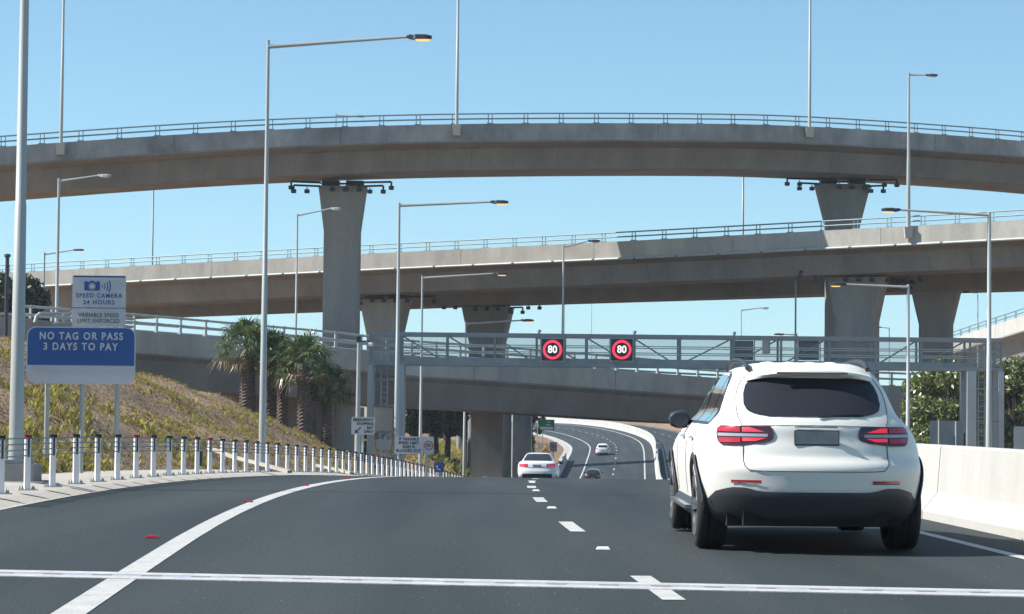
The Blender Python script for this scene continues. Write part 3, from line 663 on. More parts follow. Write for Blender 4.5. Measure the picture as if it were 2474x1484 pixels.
MB().box((0, 0, .0), (.5, .5, .08)).build('base_plate', 'conc', t)

# pole in front of the lowest ramp with a small camera on top
pz = P(863, 1140, 88)
t = thing('camera_pole', 'slim pole with a small traffic camera on top beside the stopping bay sign', 'camera pole', pz)
Hp = P(863, 823, 88).z - pz.z
MB().tube([(0, 0, 0), (0, 0, Hp * .4), (0, 0, Hp * .401), (0, 0, Hp)], [.125, .105, .09, .065], 12).build('pole', 'galv', t, smooth=True)
g = MB().box((0, 0, Hp + .05), (.16, .16, .22)); g.box((.22, 0, Hp - .02), (.4, .05, .05)); g.build('mount', 'dark', t)
MB().lathe([(0, 0), (.08, .02), (.1, .12), (0, .16)], c=(.45, 0, Hp - .22), n=12).build('dome_camera', 'white', t)
MB().box((-.02, -.12, .3), (.16, .12, .55)).build('junction_box', 'black', t)

# ------------------------------------------------------------------ overhead sign gantry
GYD = 118.0
def GP(px, py): return P(px, py, GYD)
t = gantry = thing('sign_gantry', 'steel truss gantry with mesh legs spanning all lanes', 'gantry')
xl = GP(891, 880).x; xr = GP(2423, 880).x; zt0 = GP(1237, 810).z; zb0 = GP(1237, 881).z
D2 = 1.5
ch = MB()
for y in (0, D2):
    ch.bar((xl, GYD + y, zt0), (xr, GYD + y, zt0), .20); ch.bar((xl, GYD + y, zb0), (xr, GYD + y, zb0), .20)
ch.build('chord', 'galv_dark', t)
pxs = [895, 968, 1080, 1195, 1297, 1365, 1418, 1533, 1643, 1773, 1887, 2003, 2116, 2226, 2344, 2418]
for p in pxs:
    x = GP(p, 850).x; g = MB()
    for y in (0, D2): g.bar((x, GYD + y, zb0 + .1), (x, GYD + y, zt0 - .1), .11)
    g.bar((x, GYD + .05, zb0), (x, GYD + D2 - .05, zb0), .1); g.bar((x, GYD + .05, zt0), (x, GYD + D2 - .05, zt0), .1)
    g.build('truss_post', 'galv_dark', t)
for i, (a, b) in enumerate(((968, 1080), (1080, 1195), (1195, 1297), (1297, 1418), (1418, 1533), (1533, 1643), (1643, 1773), (1773, 1887), (1887, 2003), (2003, 2116), (2116, 2226), (2226, 2344))):
    xa = GP(a, 850).x; xb = GP(b, 850).x; dn = i < 6; g = MB()
    g.bar((xa + .1, GYD + D2, zt0 - .1 if dn else zb0 + .1), (xb - .1, GYD + D2, zb0 + .1 if dn else zt0 - .1), .075)
    g.build('brace', 'galv_dark', t)
g = MB()
for py in (834, 850): z = GP(1237, py).z; g.bar((xl, GYD + .12, z), (xr, GYD + .12, z), .05); g.bar((xl, GYD + D2 - .14, z - .07), (xr, GYD + D2 - .14, z - .07), .05)
g.build('handrail', 'galv', t)
g = MB().box(((xl + xr) / 2, GYD + D2 - .2, (GP(1237, 866).z + zb0) / 2 + .05), (xr - xl - .3, .03, .30)); g.build('kick_plate', 'galv_dark', t)
g = MB().box(((xl + xr) / 2, GYD + D2 / 2, zb0 + .06), (xr - xl - .3, D2 - .25, .05)); g.build('walkway', 'galv_dark', t)
MB().box(((xl + xr) / 2, GYD + D2 + .12, (zt0 + zb0) / 2), (xr - xl, .012, zt0 - zb0 - .2)).build('mesh_screen', 'mesh', t)
for a, b in ((893, 966), (2348, 2420)):
    xa, xb = GP(a, 850).x, GP(b, 850).x; MB().box(((xa + xb) / 2, GYD - .13, (zt0 + zb0) / 2), (xb - xa, .012, zt0 - zb0 - .2)).build('mesh_screen', 'mesh', t)
for a, b, sd in ((895, 966, 0), (2346, 2418, 1)):
    xa, xb = GP(a, 900).x, GP(b, 900).x; zg = TZ(xa, GYD) - .3 if sd == 0 else -3.9
    g = MB()
    for x in (xa, xb):
        for y in (.0, D2): g.bar((x, GYD + y, zg), (x, GYD + y, zb0 - .1), .28 if (x == xa) == (sd == 0) else .46)
    g.build('leg', 'galv_mid', t)
    g = MB(); xm = (xa * .55 + xb * .45)
    for dx in (-.16, .16): g.bar((xm + dx, GYD + .75, zg), (xm + dx, GYD + .75, zt0 - .3), .06)
    for z in np.arange(zg + .3, zt0 - .4, .3): g.bar((xm - .16, GYD + .75, z), (xm + .16, GYD + .75, z), .03)
    g.build('ladder', 'galv', t)
    g = MB()
    for k in range(4):
        z = zg + (zb0 - zg) * (k + .6) / 4.2; g.bar((xa, GYD, z), (xb, GYD, z), .09); g.bar((xa, GYD + D2, z), (xb, GYD + D2, z), .09)
    g.build('leg_brace', 'galv_dark', t)
    MB().box(((xa + xb) / 2, GYD + D2 + .25, (zg + zb0) / 2), (xb - xa - .3, .012, zb0 - zg - .2)).build('mesh_screen', 'mesh2', t)
g = MB()
for px_, in ((1303,), (1535,), (1777,)):
    x = GP(px_, 800).x; g.box((x, GYD + .7, zt0 + .14), (.1, .1, .16)); g.lathe([(.0, .34), (.09, .30), (.11, .2), (.0, .18)], c=(x, GYD + .7, zt0), n=10)
g.build('dome_camera', 'galv_dark', t)
def led_sign(px, label):
    c = GP(px, 845.5); s = 1.09
    t = thing('speed_sign', label, 'speed sign', (c.x, GYD - .35, c.z), 0, 'LED speed limit signs on the gantry')
    MB().prism(round_rect(s, s, .03), 0, .25).build('housing', 'blackpaint', t)
    MB().prism(round_rect(s + .16, s + .16, .02), .26, .30).build('frame', 'galv', t)
    g = MB(); n = 48; ro, ri = .49, .365
    vs = [(r * math.cos(2 * math.pi * k / n), y, r * math.sin(2 * math.pi * k / n)) for r, y in ((ro, -.002), (ri, -.002), (ro, -.014), (ri, -.014)) for k in range(n)]
    fs = []
    for k in range(n):
        k2 = (k + 1) % n; fs += [(2 * n + k, 2 * n + k2, 3 * n + k2, 3 * n + k), (k, k2, 2 * n + k2, 2 * n + k), (n + k, n + k2, 3 * n + k2, 3 * n + k)]
    g.add(vs, fs).build('red_ring', 'ledred', t)
    text_part('numerals', '80', .52, (0, -.012, 0), 'ledwhite', t, bold=.013, sx=.92)
    return t
led_sign(1334.5, 'lit red ring 80 speed sign on the gantry, the left one of two')
led_sign(1501.5, 'lit red ring 80 speed sign on the gantry, the right one of two')
for px, lb in ((1804, 'blank dark sign box on the gantry nearer the lit signs'), (1965, 'blank dark sign box on the gantry further right')):
    c = GP(px, 845); t = thing('sign_box', lb, 'sign box', (c.x, GYD + 1.75, c.z))
    MB().prism(round_rect(1.06, 1.0, .03), 0, .3).build('housing', 'galv_dark', t)
    g = MB(); g.box((0, -.02, .56), (1.2, .05, .05)); g.box((-.58, -.02, 0), (.05, .05, 1.1)); g.box((.58, -.02, 0), (.05, .05, 1.1)); g.build('frame', 'galv', t)
for px, lb in ((1855, 'grey equipment cabinet on the gantry beside the first blank box'),):
    c = GP(px, 835); t = thing('equipment_cabinet', lb, 'cabinet', (c.x, GYD + .7, c.z)); MB().prism(round_rect(.4, .8, .04), 0, .3).build('cabinet_body', 'galv_dark', t)
    MB().box((0, -.012, 0), (.3, .02, .7)).build('cabinet_door', 'galv', t)

# hidden bridge, added to cast the shadow band over the far lanes
t = thing('footbridge', 'footbridge beyond the lowest ramp whose shadow bands the far lanes', 'footbridge')
a = RY(282, -21.0); b = RY(282, 17.0); zc = -7.0 + 8.4
MB().box(((a.x + b.x) / 2, 282, zc + .2), (b.x - a.x, 4.2, .4)).build('deck', 'conc', t)
for y in (279.95, 284.05):
    g = MB()
    for z in (zc + .9, zc + 1.35): g.bar((a.x, y, z), (b.x, y, z), .08)
    for k in range(20): x = a.x + .1 + (b.x - a.x - .2) * k / 19; g.bar((x, y, zc + .4), (x, y, zc + 1.35), .07)
    g.build('railing', 'galv_dark', t)
for p in (RY(282, -19), RY(282, 15.5)): MB().lathe([(.4, p.z - .6), (.4, zc), (0, zc)], c=(p.x, 282, 0), n=16).build('pier', 'conc', t, smooth=True)

# ------------------------------------------------------------------ signs
def sign_post(t, x, z0, z1, r=.045, y=.05): MB().tube([(x, y, z0), (x, y, z1)], r, 10).build('post', 'galv', t, smooth=True)
# toll notice with the speed camera sign above it
SY = 42.0; c = P(195.5, 859, SY); k = SY / F
t = thing('toll_sign', 'wide blue and white NO TAG OR PASS notice on three posts', 'road sign', c)
W_, H_ = 263 * k, 138 * k
MB().prism(round_rect(W_, H_, .16), 0, .02).build('panel', 'signwhite', t)
hb = 93 * k
bl = [(x, z) for x, z in round_rect(W_ - .04, H_ - .04, .15)]
bl = [(x, max(z, H_ / 2 - hb)) for x, z in bl]
MB().prism(bl, -.005, -.001).build('blue_field', 'signblue', t)
text_part('lettering', 'NO TAG OR PASS', .186, (0, -.009, (859 - 813) * k), 'signwhite', t, spacing=1.24, bold=.004, sx=.86)
text_part('lettering', '3 DAYS TO PAY', .186, (-.01, -.009, (859 - 838.5) * k), 'signwhite', t, spacing=1.24, bold=.004, sx=.86)
for px in (110, 195, 280):
    p = P(px, 1060, SY); gz = TZ(p.x, SY + .05) - .2; sign_post(t, p.x - c.x, gz - c.z, (H_ / 2 - .1) if px == 110 else .2, .043, .07)
c2 = P(239, 728, SY); t = thing('speed_camera_sign', 'tall white SPEED CAMERA 24 HOURS sign above the toll notice', 'road sign', (c2.x, SY, c2.z))
W2, H2 = 129 * k, 124 * k
MB().prism(round_rect(W2, H2, .03), 0, .02).build('panel', 'signwhite', t)
MB().box((0, -.004, H2 / 2 - .018), (W2 - .03, .004, .03)).build('blue_band', 'signblue', t)
MB().box((0, -.004, (728 - 744.5) * k), (W2 - .01, .004, .012)).build('divider', 'signblue', t)
g = MB(); cx = (222 - 239) * k; cz = (728 - 692) * k
g.prism(round_rect(.285, .155, .012, x0=cx, z0=cz), -.006, -.001); g.prism([(cx - .045, cz + .0775), (cx + .045, cz + .0775), (cx + .03, cz + .10), (cx - .03, cz + .10)], -.006, -.001)
g.box((cx - .11, -.0035, cz + .085), (.04, .005, .015)); g.box((cx + .11, -.0035, cz + .085), (.04, .005, .015)); g.build('camera_symbol', 'signblue', t)
g = MB(); n = 28
def ring(g, cx, cz, ro, ri, y0, y1, a0=0, a1=360, n=28):
    vs = []; 
    for i in range(n + 1):
        q = R(a0 + (a1 - a0) * i / n)
        for r, y in ((ro, y1), (ri, y1), (ri, y0), (ro, y0)): vs.append((cx + r * math.cos(q), y, cz + r * math.sin(q)))
    fs = [(i * 4 + a, i * 4 + (a + 1) % 4, i * 4 + 4 + (a + 1) % 4, i * 4 + 4 + a) for i in range(n) for a in range(4)]
    if abs(a1 - a0) < 360: fs += [(0, 1, 2, 3), (n * 4 + 3, n * 4 + 2, n * 4 + 1, n * 4)]
    g.add(vs, fs)
ring(g, cx, cz, .062, .052, -.009, -.0065); g.prism([(cx + .042 * math.cos(2 * math.pi * i / n), cz + .042 * math.sin(2 * math.pi * i / n)) for i in range(n)], -.009, -.0065); g.build('lens_symbol', 'signwhite', t)
g = MB(); wx = (245 - 239) * k
for r_, w_ in ((.05, .014), (.10, .016), (.15, .018), (.20, .02)): ring(g, wx - .03, cz, r_, r_ - w_, -.006, -.001, -33, 33, 10)
g.build('signal_symbol', 'signblue', t)
text_part('lettering', 'SPEED CAMERA', .112, (0, -.006, (728 - 715) * k), 'signblue', t, spacing=1.22, bold=.0015, sx=.92)
text_part('lettering', '24 HOURS', .112, (0, -.006, (728 - 731) * k), 'signblue', t, spacing=1.22, bold=.0015, sx=.95)
text_part('lettering', 'VARIABLE SPEED', .105, (0, -.006, (728 - 762) * k), 'blackpaint', t, spacing=1.15, sx=.84)
text_part('lettering', 'LIMIT ENFORCED', .105, (0, -.006, (728 - 776) * k), 'blackpaint', t, spacing=1.15, sx=.84)
for px in (195, 280): sign_post(t, (px - 239) * k, -H2 / 2 - .35, H2 / 2 - .1, .035, .06)

def flat_sign(name, label, px0, py0, px1, py1, Y, mat='signwhite', posts=(), post_y=1150, r=.05, edge=True, cat='road sign', zpost=None):
    c = P((px0 + px1) / 2, (py0 + py1) / 2, Y); k = Y / F
    t = thing(name, label, cat, c); w, h = (px1 - px0) * k, (py1 - py0) * k
    MB().prism(round_rect(w, h, min(r, h * .3)), 0, .02).build('panel', mat, t)
    for p in posts:
        x = (p - (px0 + px1) / 2) * k; zz = (TZ(c.x + x, Y) - .2 if zpost is None else zpost) - c.z
        sign_post(t, x, zz, h / 2 - .05, .045)
    return t, k, w, h
t, k, w_, h_ = flat_sign('stopping_bay_sign', 'white EMERGENCY STOPPING BAY ONLY sign with a black arrow', 849, 1008, 906, 1050, 86, posts=(877,))
for i, s in enumerate(('EMERGENCY', 'STOPPING', 'BAY', 'ONLY')):
    text_part('lettering', s, .138, (w_ / 2 - .06, -.006, (1029 - (1015 + i * 9.4)) * k), 'blackpaint', t, spacing=1.1, align='RIGHT', sx=.9, bold=.006)
g = MB(); ax_, az_ = (861 - 877.5) * k, (1029 - 1046) * k
g.prism([(ax_ - .06, az_ - .01), (ax_ + .09, az_ + .0), (ax_ - .04, az_ + .13)], -.006, -.001)
g.bar((ax_ + .0, -.0035, az_ + .05), (ax_ + .17, -.0035, az_ + .21), .004, .045); g.build('arrow', 'blackpaint', t)
t, k, w_, h_ = flat_sign('variable_limit_sign', 'white IF VARIABLE SPEED LIMIT SIGN IS BLACKED OUT 80 sign', 954, 1055, 1048, 1097, 93, posts=(963, 1030))
for i, s in enumerate(('IF VARIABLE', 'SPEED LIMIT', 'SIGN IS', 'BLACKED OUT')):
    text_part('lettering', s, .152, ((987.5 - 1001) * k, -.006, (1076 - (1061.5 + i * 9.3)) * k), 'blackpaint', t, spacing=1.12, sx=.9, bold=.006)
MB().box(((1023.5 - 1001) * k, -.003, 0), (.014, .004, h_ - .02)).build('divider', 'galv_dark', t)
g = MB(); ring(g, (1035.5 - 1001) * k, 0, .185, .145, -.006, -.001, n=32); g.build('red_ring', 'signred', t)
text_part('numerals', '80', .21, ((1035.5 - 1001) * k, -.006, 0), 'blackpaint', t, sx=.9, bold=.003)
t, k, w_, h_ = flat_sign('phone_sign', 'small blue telephone sign low beside the road', 1049, 1117, 1073, 1141, 104, 'signblue', posts=(1061,))
g = MB(); g.add([], []); g.tube([(-.08, -.012, .07), (-.10, -.012, 0), (-.04, -.012, -.09), (.06, -.012, -.12)], [.03, .018, .018, .03], 6); g.build('handset_symbol', 'signwhite', t)
t, k, w_, h_ = flat_sign('green_direction_sign', 'green direction sign beside the far bend', 1302, 1014, 1339.5, 1040, 238, 'signgreen', posts=(1299, 1311), r=.05)
MB().box((.2, -.004, .28), (.4, .004, .09)).build('lettering', 'signwhite', t); MB().box((.18, -.004, .0), (.5, .004, .09)).build('lettering', 'signwhite', t)
MB().prism(round_rect(1.3, .26, .04, z0=-.33), -.006, -.001).build('white_band', 'signwhite', t)
def sixty(label, px0, py0, px1, py1, Y, posts, zpost=None):
    t, k, w_, h_ = flat_sign('speed_limit_sign', label, px0, py0, px1, py1, Y, posts=posts, zpost=zpost)
    g = MB(); r_ = w_ * .44; ring(g, 0, 0, r_, r_ * .76, -.008, -.001, n=28); g.build('red_ring', 'signred', t)
    text_part('numerals', '60', r_ * 1.15, (0, -.006, 0), 'blackpaint', t, sx=.9, bold=.004)
sixty('white 60 limit sign with red ring right behind the white coupe', 1328, 1068, 1345.5, 1092, 200, (1336.5,))
sixty('small 60 limit sign on the median barrier far away', 1584.5, 1068, 1595, 1085, 268, (1590,), -6.2)
t = thing('warning_sign', 'orange diamond warning sign half hidden by the white coupe', 'road sign', P(1318, 1093, 150))
MB().prism([(0, .30), (.30, 0), (0, -.30), (-.30, 0)], 0, .02).build('panel', 'orange', t); sign_post(t, 0, -1.9, .2, .03)
# backs of signs beyond the median barrier
t, k, w_, h_ = flat_sign('road_sign', 'bare grey back of a sign facing away, right of the SUV', 2247, 1017, 2328, 1096, 72, 'galv_dark', r=.08, cat='road sign')
for px in (2268, 2309): sign_post(t, (px - 2287.5) * k, -1.9, h_ / 2 - .01, .03, -.035)
t, k, w_, h_ = flat_sign('hazard_marker', 'black hazard marker with one slanting yellow stripe by the gantry leg', 2302, 1046, 2332, 1090, 76, 'blackpaint', r=.02, cat='marker')
MB().prism([(-.13, -.16), (-.13, -.05), (.06, .2), (.14, .2), (.14, .12)], -.006, -.001).build('yellow_stripe', 'signyellow', t)
sign_post(t, 0, -1.5, 0, .03)
t, k, w_, h_ = flat_sign('road_sign', 'grey sign back cut by the right edge of the photo', 2450, 1031, 2530, 1096, 66, 'galv', r=.08, cat='road sign')
sign_post(t, 0.08, -1.6, h_ / 2, .035)
t, k, w_, h_ = flat_sign('sign_plate', 'pair of small grey plates low in front of the gantry left leg', 909, 1062, 945, 1086, 112, 'galv', posts=(918, 936))

# ------------------------------------------------------------------ wire rope barrier
t = wrb = thing('wire_rope_barrier', 'wire rope safety barrier on white posts along the left verge', 'barrier')
offb = lambda Y: float(np.interp(Y, [30, 41, 70, 98], [-6.75, -6.6, -6.45, -6.5]))
pb_ = MB().box((0, 0, .345), (.074, .095, .67)); pb_o = pb_.build('post', 'white', t)
sl_ = MB().box((.006, -.0505, .56), (.026, .008, .25)).build('slot', 'dark', pb_o)
cp_ = MB().box((0, 0, .70), (.09, .11, .05)); cp_o = cp_.build('cap', 'black', pb_o)
bp_ = MB().box((0, 0, .006), (.26, .2, .012))
for sx in (-1, 1):
    bp_.prism([(sx * .045, .01), (sx * .085, .01), (sx * .065, .07)], -.05, -.04); bp_.prism([(sx * .075, .01), (sx * .11, .01), (sx * .093, .06)], .0, .01)
bp_o = bp_.build('base_plate', 'galv', pb_o); pb_o.rotation_euler = (0, 0, R(21))
Ys = []; s = s_of_Y(27.1)
s0_ = s
n = 0
M['white'].name = 'white_powder_coat'
for i in range(60):
    Y = at_s(s)[1]; 
    if Y > 128: break
    p = RP(s, offb(Y), .085)
    Ys.append(p)
    red = (i % 5 == 2 + 0) 
    if i == 0: o = pb_o; o.location = p
    else:
        o = pb_o.copy(); C.objects.link(o); o.parent = t; o.location = p
        for ch in (sl_, cp_o, bp_o):
            c = ch.copy(); C.objects.link(c); c.parent = o
            if ch is cp_o and red:
                c.data = ch.data.copy(); c.data.materials.clear(); c.data.materials.append(M['red']); c['label'] = 'red reflective cap'
    s += 1.66 if i < 12 else 1.78
for h in (.68, .605, .53, .455):
    MB().tube([p + Vector((.02, -.07, h - .0)) for p in Ys], .0095, 6).build('cable', 'galv_dark', t)
# road studs
def stud(px, py, col, label, grp, z=0.0):
    p = ground_hit(px, py, z); zz = at_s(s_of_Y(p.y))[2]
    for _ in range(4): p = ground_hit(px, py, zz); zz = at_s(s_of_Y(p.y))[2]
    t = thing('road_stud', label, 'road stud', p + Vector((0, 0, .003)), 0, grp)
    g = MB(); vs = [(-.06, -.05, 0), (.06, -.05, 0), (.06, .05, 0), (-.06, .05, 0), (-.045, -.015, .022), (.045, -.015, .022), (.045, .03, .022), (-.045, .03, .022)]
    g.add(vs, [(0, 1, 2, 3), (4, 5, 6, 7), (0, 1, 5, 4), (1, 2, 6, 5), (2, 3, 7, 6), (3, 0, 4, 7)]).build('stud_body', 'red' if col == 'red' else 'signwhite', t)
    MB().add([(-.045, -.042, .008), (.045, -.042, .008), (.036, -.022, .0215), (-.036, -.022, .0215)], [(0, 1, 2, 3)]).build('reflector', 'red' if col == 'red' else 'white', t)
for (x, y), nm in zip(((367, 1300), (600, 1214), (737, 1174), (838, 1158)), ('nearest', 'second nearest', 'third nearest', 'farthest')):
    stud(x, y, 'red', '%s red road stud beside the curving white edge line' % nm, 'red road studs')
for (x, y), nm in zip(((1457, 1328), (1333, 1229), (1295, 1187), (1286, 1167)), ('nearest', 'second nearest', 'third nearest', 'farthest')):
    stud(x, y, 'white', '%s white road stud between the lane dashes' % nm, 'white road studs')

# lamp footings, drain, small box
def footing(px, py, Y, label):
    p = P(px, py, Y); t = thing('lamp_footing', label, 'footing', p)
    MB().box((0, 0, -.12), (.62, .62, .25)).build('upper_block', 'conc', t); MB().box((0, 0, -.42), (.95, .95, .36)).build('lower_block', 'conc', t)
footing(40, 1122, 34, 'stepped concrete footing under the thickest pole')
footing(633, 1132, 68, 'concrete footing under the tall lamp post')
t = thing('utility_box', 'small black box standing behind the barrier posts', 'utility box', P(481, 1126, 56)); MB().prism(round_rect(.16, .34, .02, z0=.17), -.08, .08).build('box_body', 'black', t)
MB().box((0, 0, .345), (.18, .18, .02)).build('lid', 'dark', t)
def chan(pts, Y0, name='drain_channel'):
    g = MB()
    for (x0, y0, d0), (x1, y1, d1) in zip(pts[:-1], pts[1:]):
        a, b = P(x0, y0, d0), P(x1, y1, d1); g.bar(a, b, .13, .07)
    return g
t = tag(chan([(505, 1082, 62), (560, 1103, 60), (640, 1124, 58), (700, 1140, 57)], 0).build('drain_channel', 'verge'), 'pale concrete drain edge running down the slope behind the tall lamp post', 'drain')
t = tag(chan([(762, 1124, 72), (820, 1136, 71), (850, 1144, 70)], 0).build('drain_channel', 'verge'), 'short pale concrete drain edge near the round pier', 'drain')

# ------------------------------------------------------------------ vegetation
M['palmleaf'] = leaf_mat('palm_leaf', [(.022, .05, .018), (.05, .09, .028), (.10, .145, .045), (.25, .27, .13)])
M['palmdry'] = leaf_mat('dry_palm_leaf', [(.16, .11, .06), (.24, .18, .10)])
M['leaf'] = leaf_mat('tree_leaf', [(.035, .06, .018), (.09, .13, .03), (.17, .21, .06), (.36, .37, .17)])
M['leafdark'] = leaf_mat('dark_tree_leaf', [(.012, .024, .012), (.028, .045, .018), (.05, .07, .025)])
M['grass'] = leaf_mat('yellow_green_grass', [(.17, .18, .045), (.40, .38, .07), (.60, .52, .15), (.50, .36, .17), (.34, .23, .12), (.33, .35, .06), (.50, .47, .10)])
M['redplant'] = leaf_mat('red_tinged_groundcover', [(.36, .06, .035), (.34, .16, .07), (.26, .13, .06)])
M['straw'] = leaf_mat('dry_straw', [(.52, .42, .28), (.20, .13, .08), (.34, .24, .15)])

def palm(label, px, pbase, ptop, Y, rt=.30, nf=40, fl=1.25, seed=0, group='stout fan palms on the slope'):
    rd = random.Random(seed); b = P(px, pbase, Y); b.z = min(b.z, TZ(b.x, Y) + .35) if abs(TZ(b.x, Y) - b.z) > .6 else b.z
    zt = P(px, ptop, Y).z; H = zt - b.z; th = H - fl * 1.0
    fl *= .97; t = thing('fan_palm', label, 'palm', b, 0, group)
    g = MB(); n = 14; rows = []
    lean = (rd.uniform(-.12, .12), rd.uniform(-.1, .1))
    m = 44
    for i in range(m + 1):
        q = i / m; z = -.3 + (th + .3) * q; r = rt * (1.18 - .42 * q) * (1 + (.05 if i % 2 else -.03))
        rows.append([Vector((lean[0] * q * q + r * (1 + (.06 if (k + i) % 2 else -.04)) * math.cos(2 * math.pi * k / n), lean[1] * q * q + r * (1 + (.06 if (k + i) % 2 else -.04)) * math.sin(2 * math.pi * k / n), z)) for k in range(n)] )
        rows[-1].append(rows[-1][0])
    g.grid(rows).build('trunk', 'trunk', t, recalc=True)
    c = Vector((lean[0], lean[1], th))
    gl = MB(); gd = MB()
    for i in range(nf):
        q = (i + .5) / nf; el = R(86 - 128 * q + rd.uniform(-8, 8)); az = i * 2.39996 + rd.uniform(-.25, .25)
        d = Vector((math.cos(az) * math.cos(el), math.sin(az) * math.cos(el), math.sin(el)))
        L = fl * rd.uniform(.62, .85); tgt = gl if not (q > .86 and rd.random() < .75) else gd
        p0 = c + Vector((d.x * .12, d.y * .12, 0)); p1 = p0 + d * L * .55 + Vector((0, 0, .0)); p2 = p0 + d * L + Vector((0, 0, -.10 * L))
        sd = d.cross(Vector((0, 0, 1)))
        if sd.length < .1: sd = Vector((1, 0, 0))
        sd.normalize(); w = .018
        tgt.add([p0 - sd * w, p0 + sd * w, p2 + sd * w, p2 - sd * w], [(0, 1, 2, 3)])
        up = sd.cross(d).normalized(); fr = fl * rd.uniform(.55, .72)
        roll = rd.uniform(-.5, .5); sd2 = sd * math.cos(roll) + up * math.sin(roll)
        for k in range(19):
            a = R(-125 + 250 * k / 18 + rd.uniform(-4, 4)); dr = (d * math.cos(a) + sd2 * math.sin(a)).normalized()
            l = fr * (1 - .28 * abs(a) / R(125)) * rd.uniform(.85, 1.08); nw = dr.cross(up).normalized() if dr.cross(up).length > .05 else sd
            ww = .032; m1 = p2 + dr * l * .55 + up * .03; tip = p2 + dr * l - Vector((0, 0, l * rd.uniform(.12, .5)))
            tgt.add([p2, m1 + nw * ww, tip, m1 - nw * ww], [(0, 1, 2, 3)])
    gl.build('crown', 'palmleaf', t, recalc=False)
    if gd.v: gd.build('dry_fronds', 'palmdry', t, recalc=False)
    return t
palm('tallest fan palm at the left of the clump', 598, 998, 768, 112, .37, 54, 1.45, 1)
palm('fan palm directly behind the tall lamp post', 652, 1032, 800, 113, .26, 44, 1.25, 2)
palm('slim fan palm right of the tall lamp post', 682, 1043, 812, 115, .26, 40, 1.2, 3)
palm('thick-trunked fan palm in the middle of the right group', 735, 1058, 806, 111, .36, 56, 1.45, 4)
palm('fan palm leaning behind the thick-trunked one', 752, 1048, 835, 116, .26, 40, 1.2, 5)
palm('lowest fan palm at the right end of the clump', 789, 1082, 880, 112, .25, 44, 1.15, 6)

def tree(name, label, px, Y, pbase, ptop, wpx, mat='leaf', nl=5200, seed=0, trunkpx=None, lsize=.16, clumps=16, zb=None, low=.25, group=None):
    rd = random.Random(seed); nr = np.random.RandomState(seed); b = P(px, pbase, Y)
    if zb is not None: b.z = zb
    H = P(px, ptop, Y).z - b.z; Wd = wpx * Y / F
    t = thing(name, label, 'tree', b, 0, group)
    r = max(.12, H * .03); g = MB()
    top = Vector((rd.uniform(-.3, .3), rd.uniform(-.3, .3), H * .72))
    g.tube([(0, 0, -.5), (.05, 0, H * .2), tuple(top * .6), tuple(top)], [r * 1.2, r, r * .7, r * .25], 8)
    cs_ = []
    for i in range(clumps):
        a = rd.uniform(0, 2 * math.pi); z = H * rd.uniform(low, .92); q = (z / H - low) / (1 - low); rad = Wd / 2 * (math.sin(math.pi * min(1, .18 + .74 * q)) ** .7) * math.sqrt(rd.uniform(.15, .75))
        cc = Vector((math.cos(a) * rad, math.sin(a) * rad * .9, z)); cs_.append((cc, Wd * rd.uniform(.12, .21)))
        g.tube([tuple(top * min(1, z / H * .75)), tuple((top * min(1, z / H * .8) + cc) / 2 + Vector((0, 0, -.1))), tuple(cc)], [r * .4, r * .25, r * .08], 5)
    cs_.append((Vector((0, 0, H - Wd * .16)), Wd * .2))
    g.build('trunk', 'bark', t, smooth=True)
    vs = []; fs = []; per = nl // len(cs_)
    for cc, cr_ in cs_:
        dv = nr.normal(size=(per, 3)); dv /= np.linalg.norm(dv, axis=1)[:, None]; rad = cr_ * nr.uniform(.35, 1.12, per) ** .6
        pos = np.array(cc) + dv * rad[:, None] * [1, 1, .8]
        ax = nr.normal(size=(per, 3)) + dv * .8; ax /= np.linalg.norm(ax, axis=1)[:, None]
        bx = np.cross(ax, nr.normal(size=(per, 3))); bx /= np.linalg.norm(bx, axis=1)[:, None] + 1e-9
        sz = lsize * nr.uniform(.6, 1.3, per); cx_ = np.cross(ax, bx)
        for i in range(per):
            n0 = len(vs); s1 = sz[i]
            vs += [tuple(pos[i] - bx[i] * s1), tuple(pos[i] - cx_[i] * s1 * .42), tuple(pos[i] + bx[i] * s1), tuple(pos[i] + cx_[i] * s1 * .42)]
            fs.append((n0, n0 + 1, n0 + 2, n0 + 3))
    MB().add(vs, fs).build('crown', mat, t, recalc=False)
    return t
tree('leafy_tree', 'bushy green tree left of the gantry right leg', 2290, 148, 1110, 866, 210, nl=21000, seed=11, zb=-4.4, lsize=.19, clumps=46, low=.12)
tree('leafy_tree', 'small lighter green tree just right of the SUV roof', 2225, 158, 1110, 905, 130, nl=11000, seed=12, zb=-4.9, lsize=.18, clumps=28, low=.12)
tree('leafy_tree', 'dark leafy tree right of the gantry right leg', 2455, 150, 1110, 862, 190, nl=19000, seed=13, zb=-4.4, lsize=.19, clumps=42, low=.12)
tree('leafy_tree', 'leafy tree behind the mesh of the gantry right leg', 2375, 162, 1110, 900, 170, nl=14000, seed=17, zb=-4.9, clumps=34, low=.12, lsize=.19)
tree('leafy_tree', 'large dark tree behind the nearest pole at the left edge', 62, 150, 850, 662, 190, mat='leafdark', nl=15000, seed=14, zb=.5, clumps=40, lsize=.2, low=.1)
tree('leafy_tree', 'dark tree cut by the left edge of the photo', -20, 156, 850, 650, 170, mat='leafdark', nl=9000, seed=15, zb=.5, clumps=26, lsize=.2)
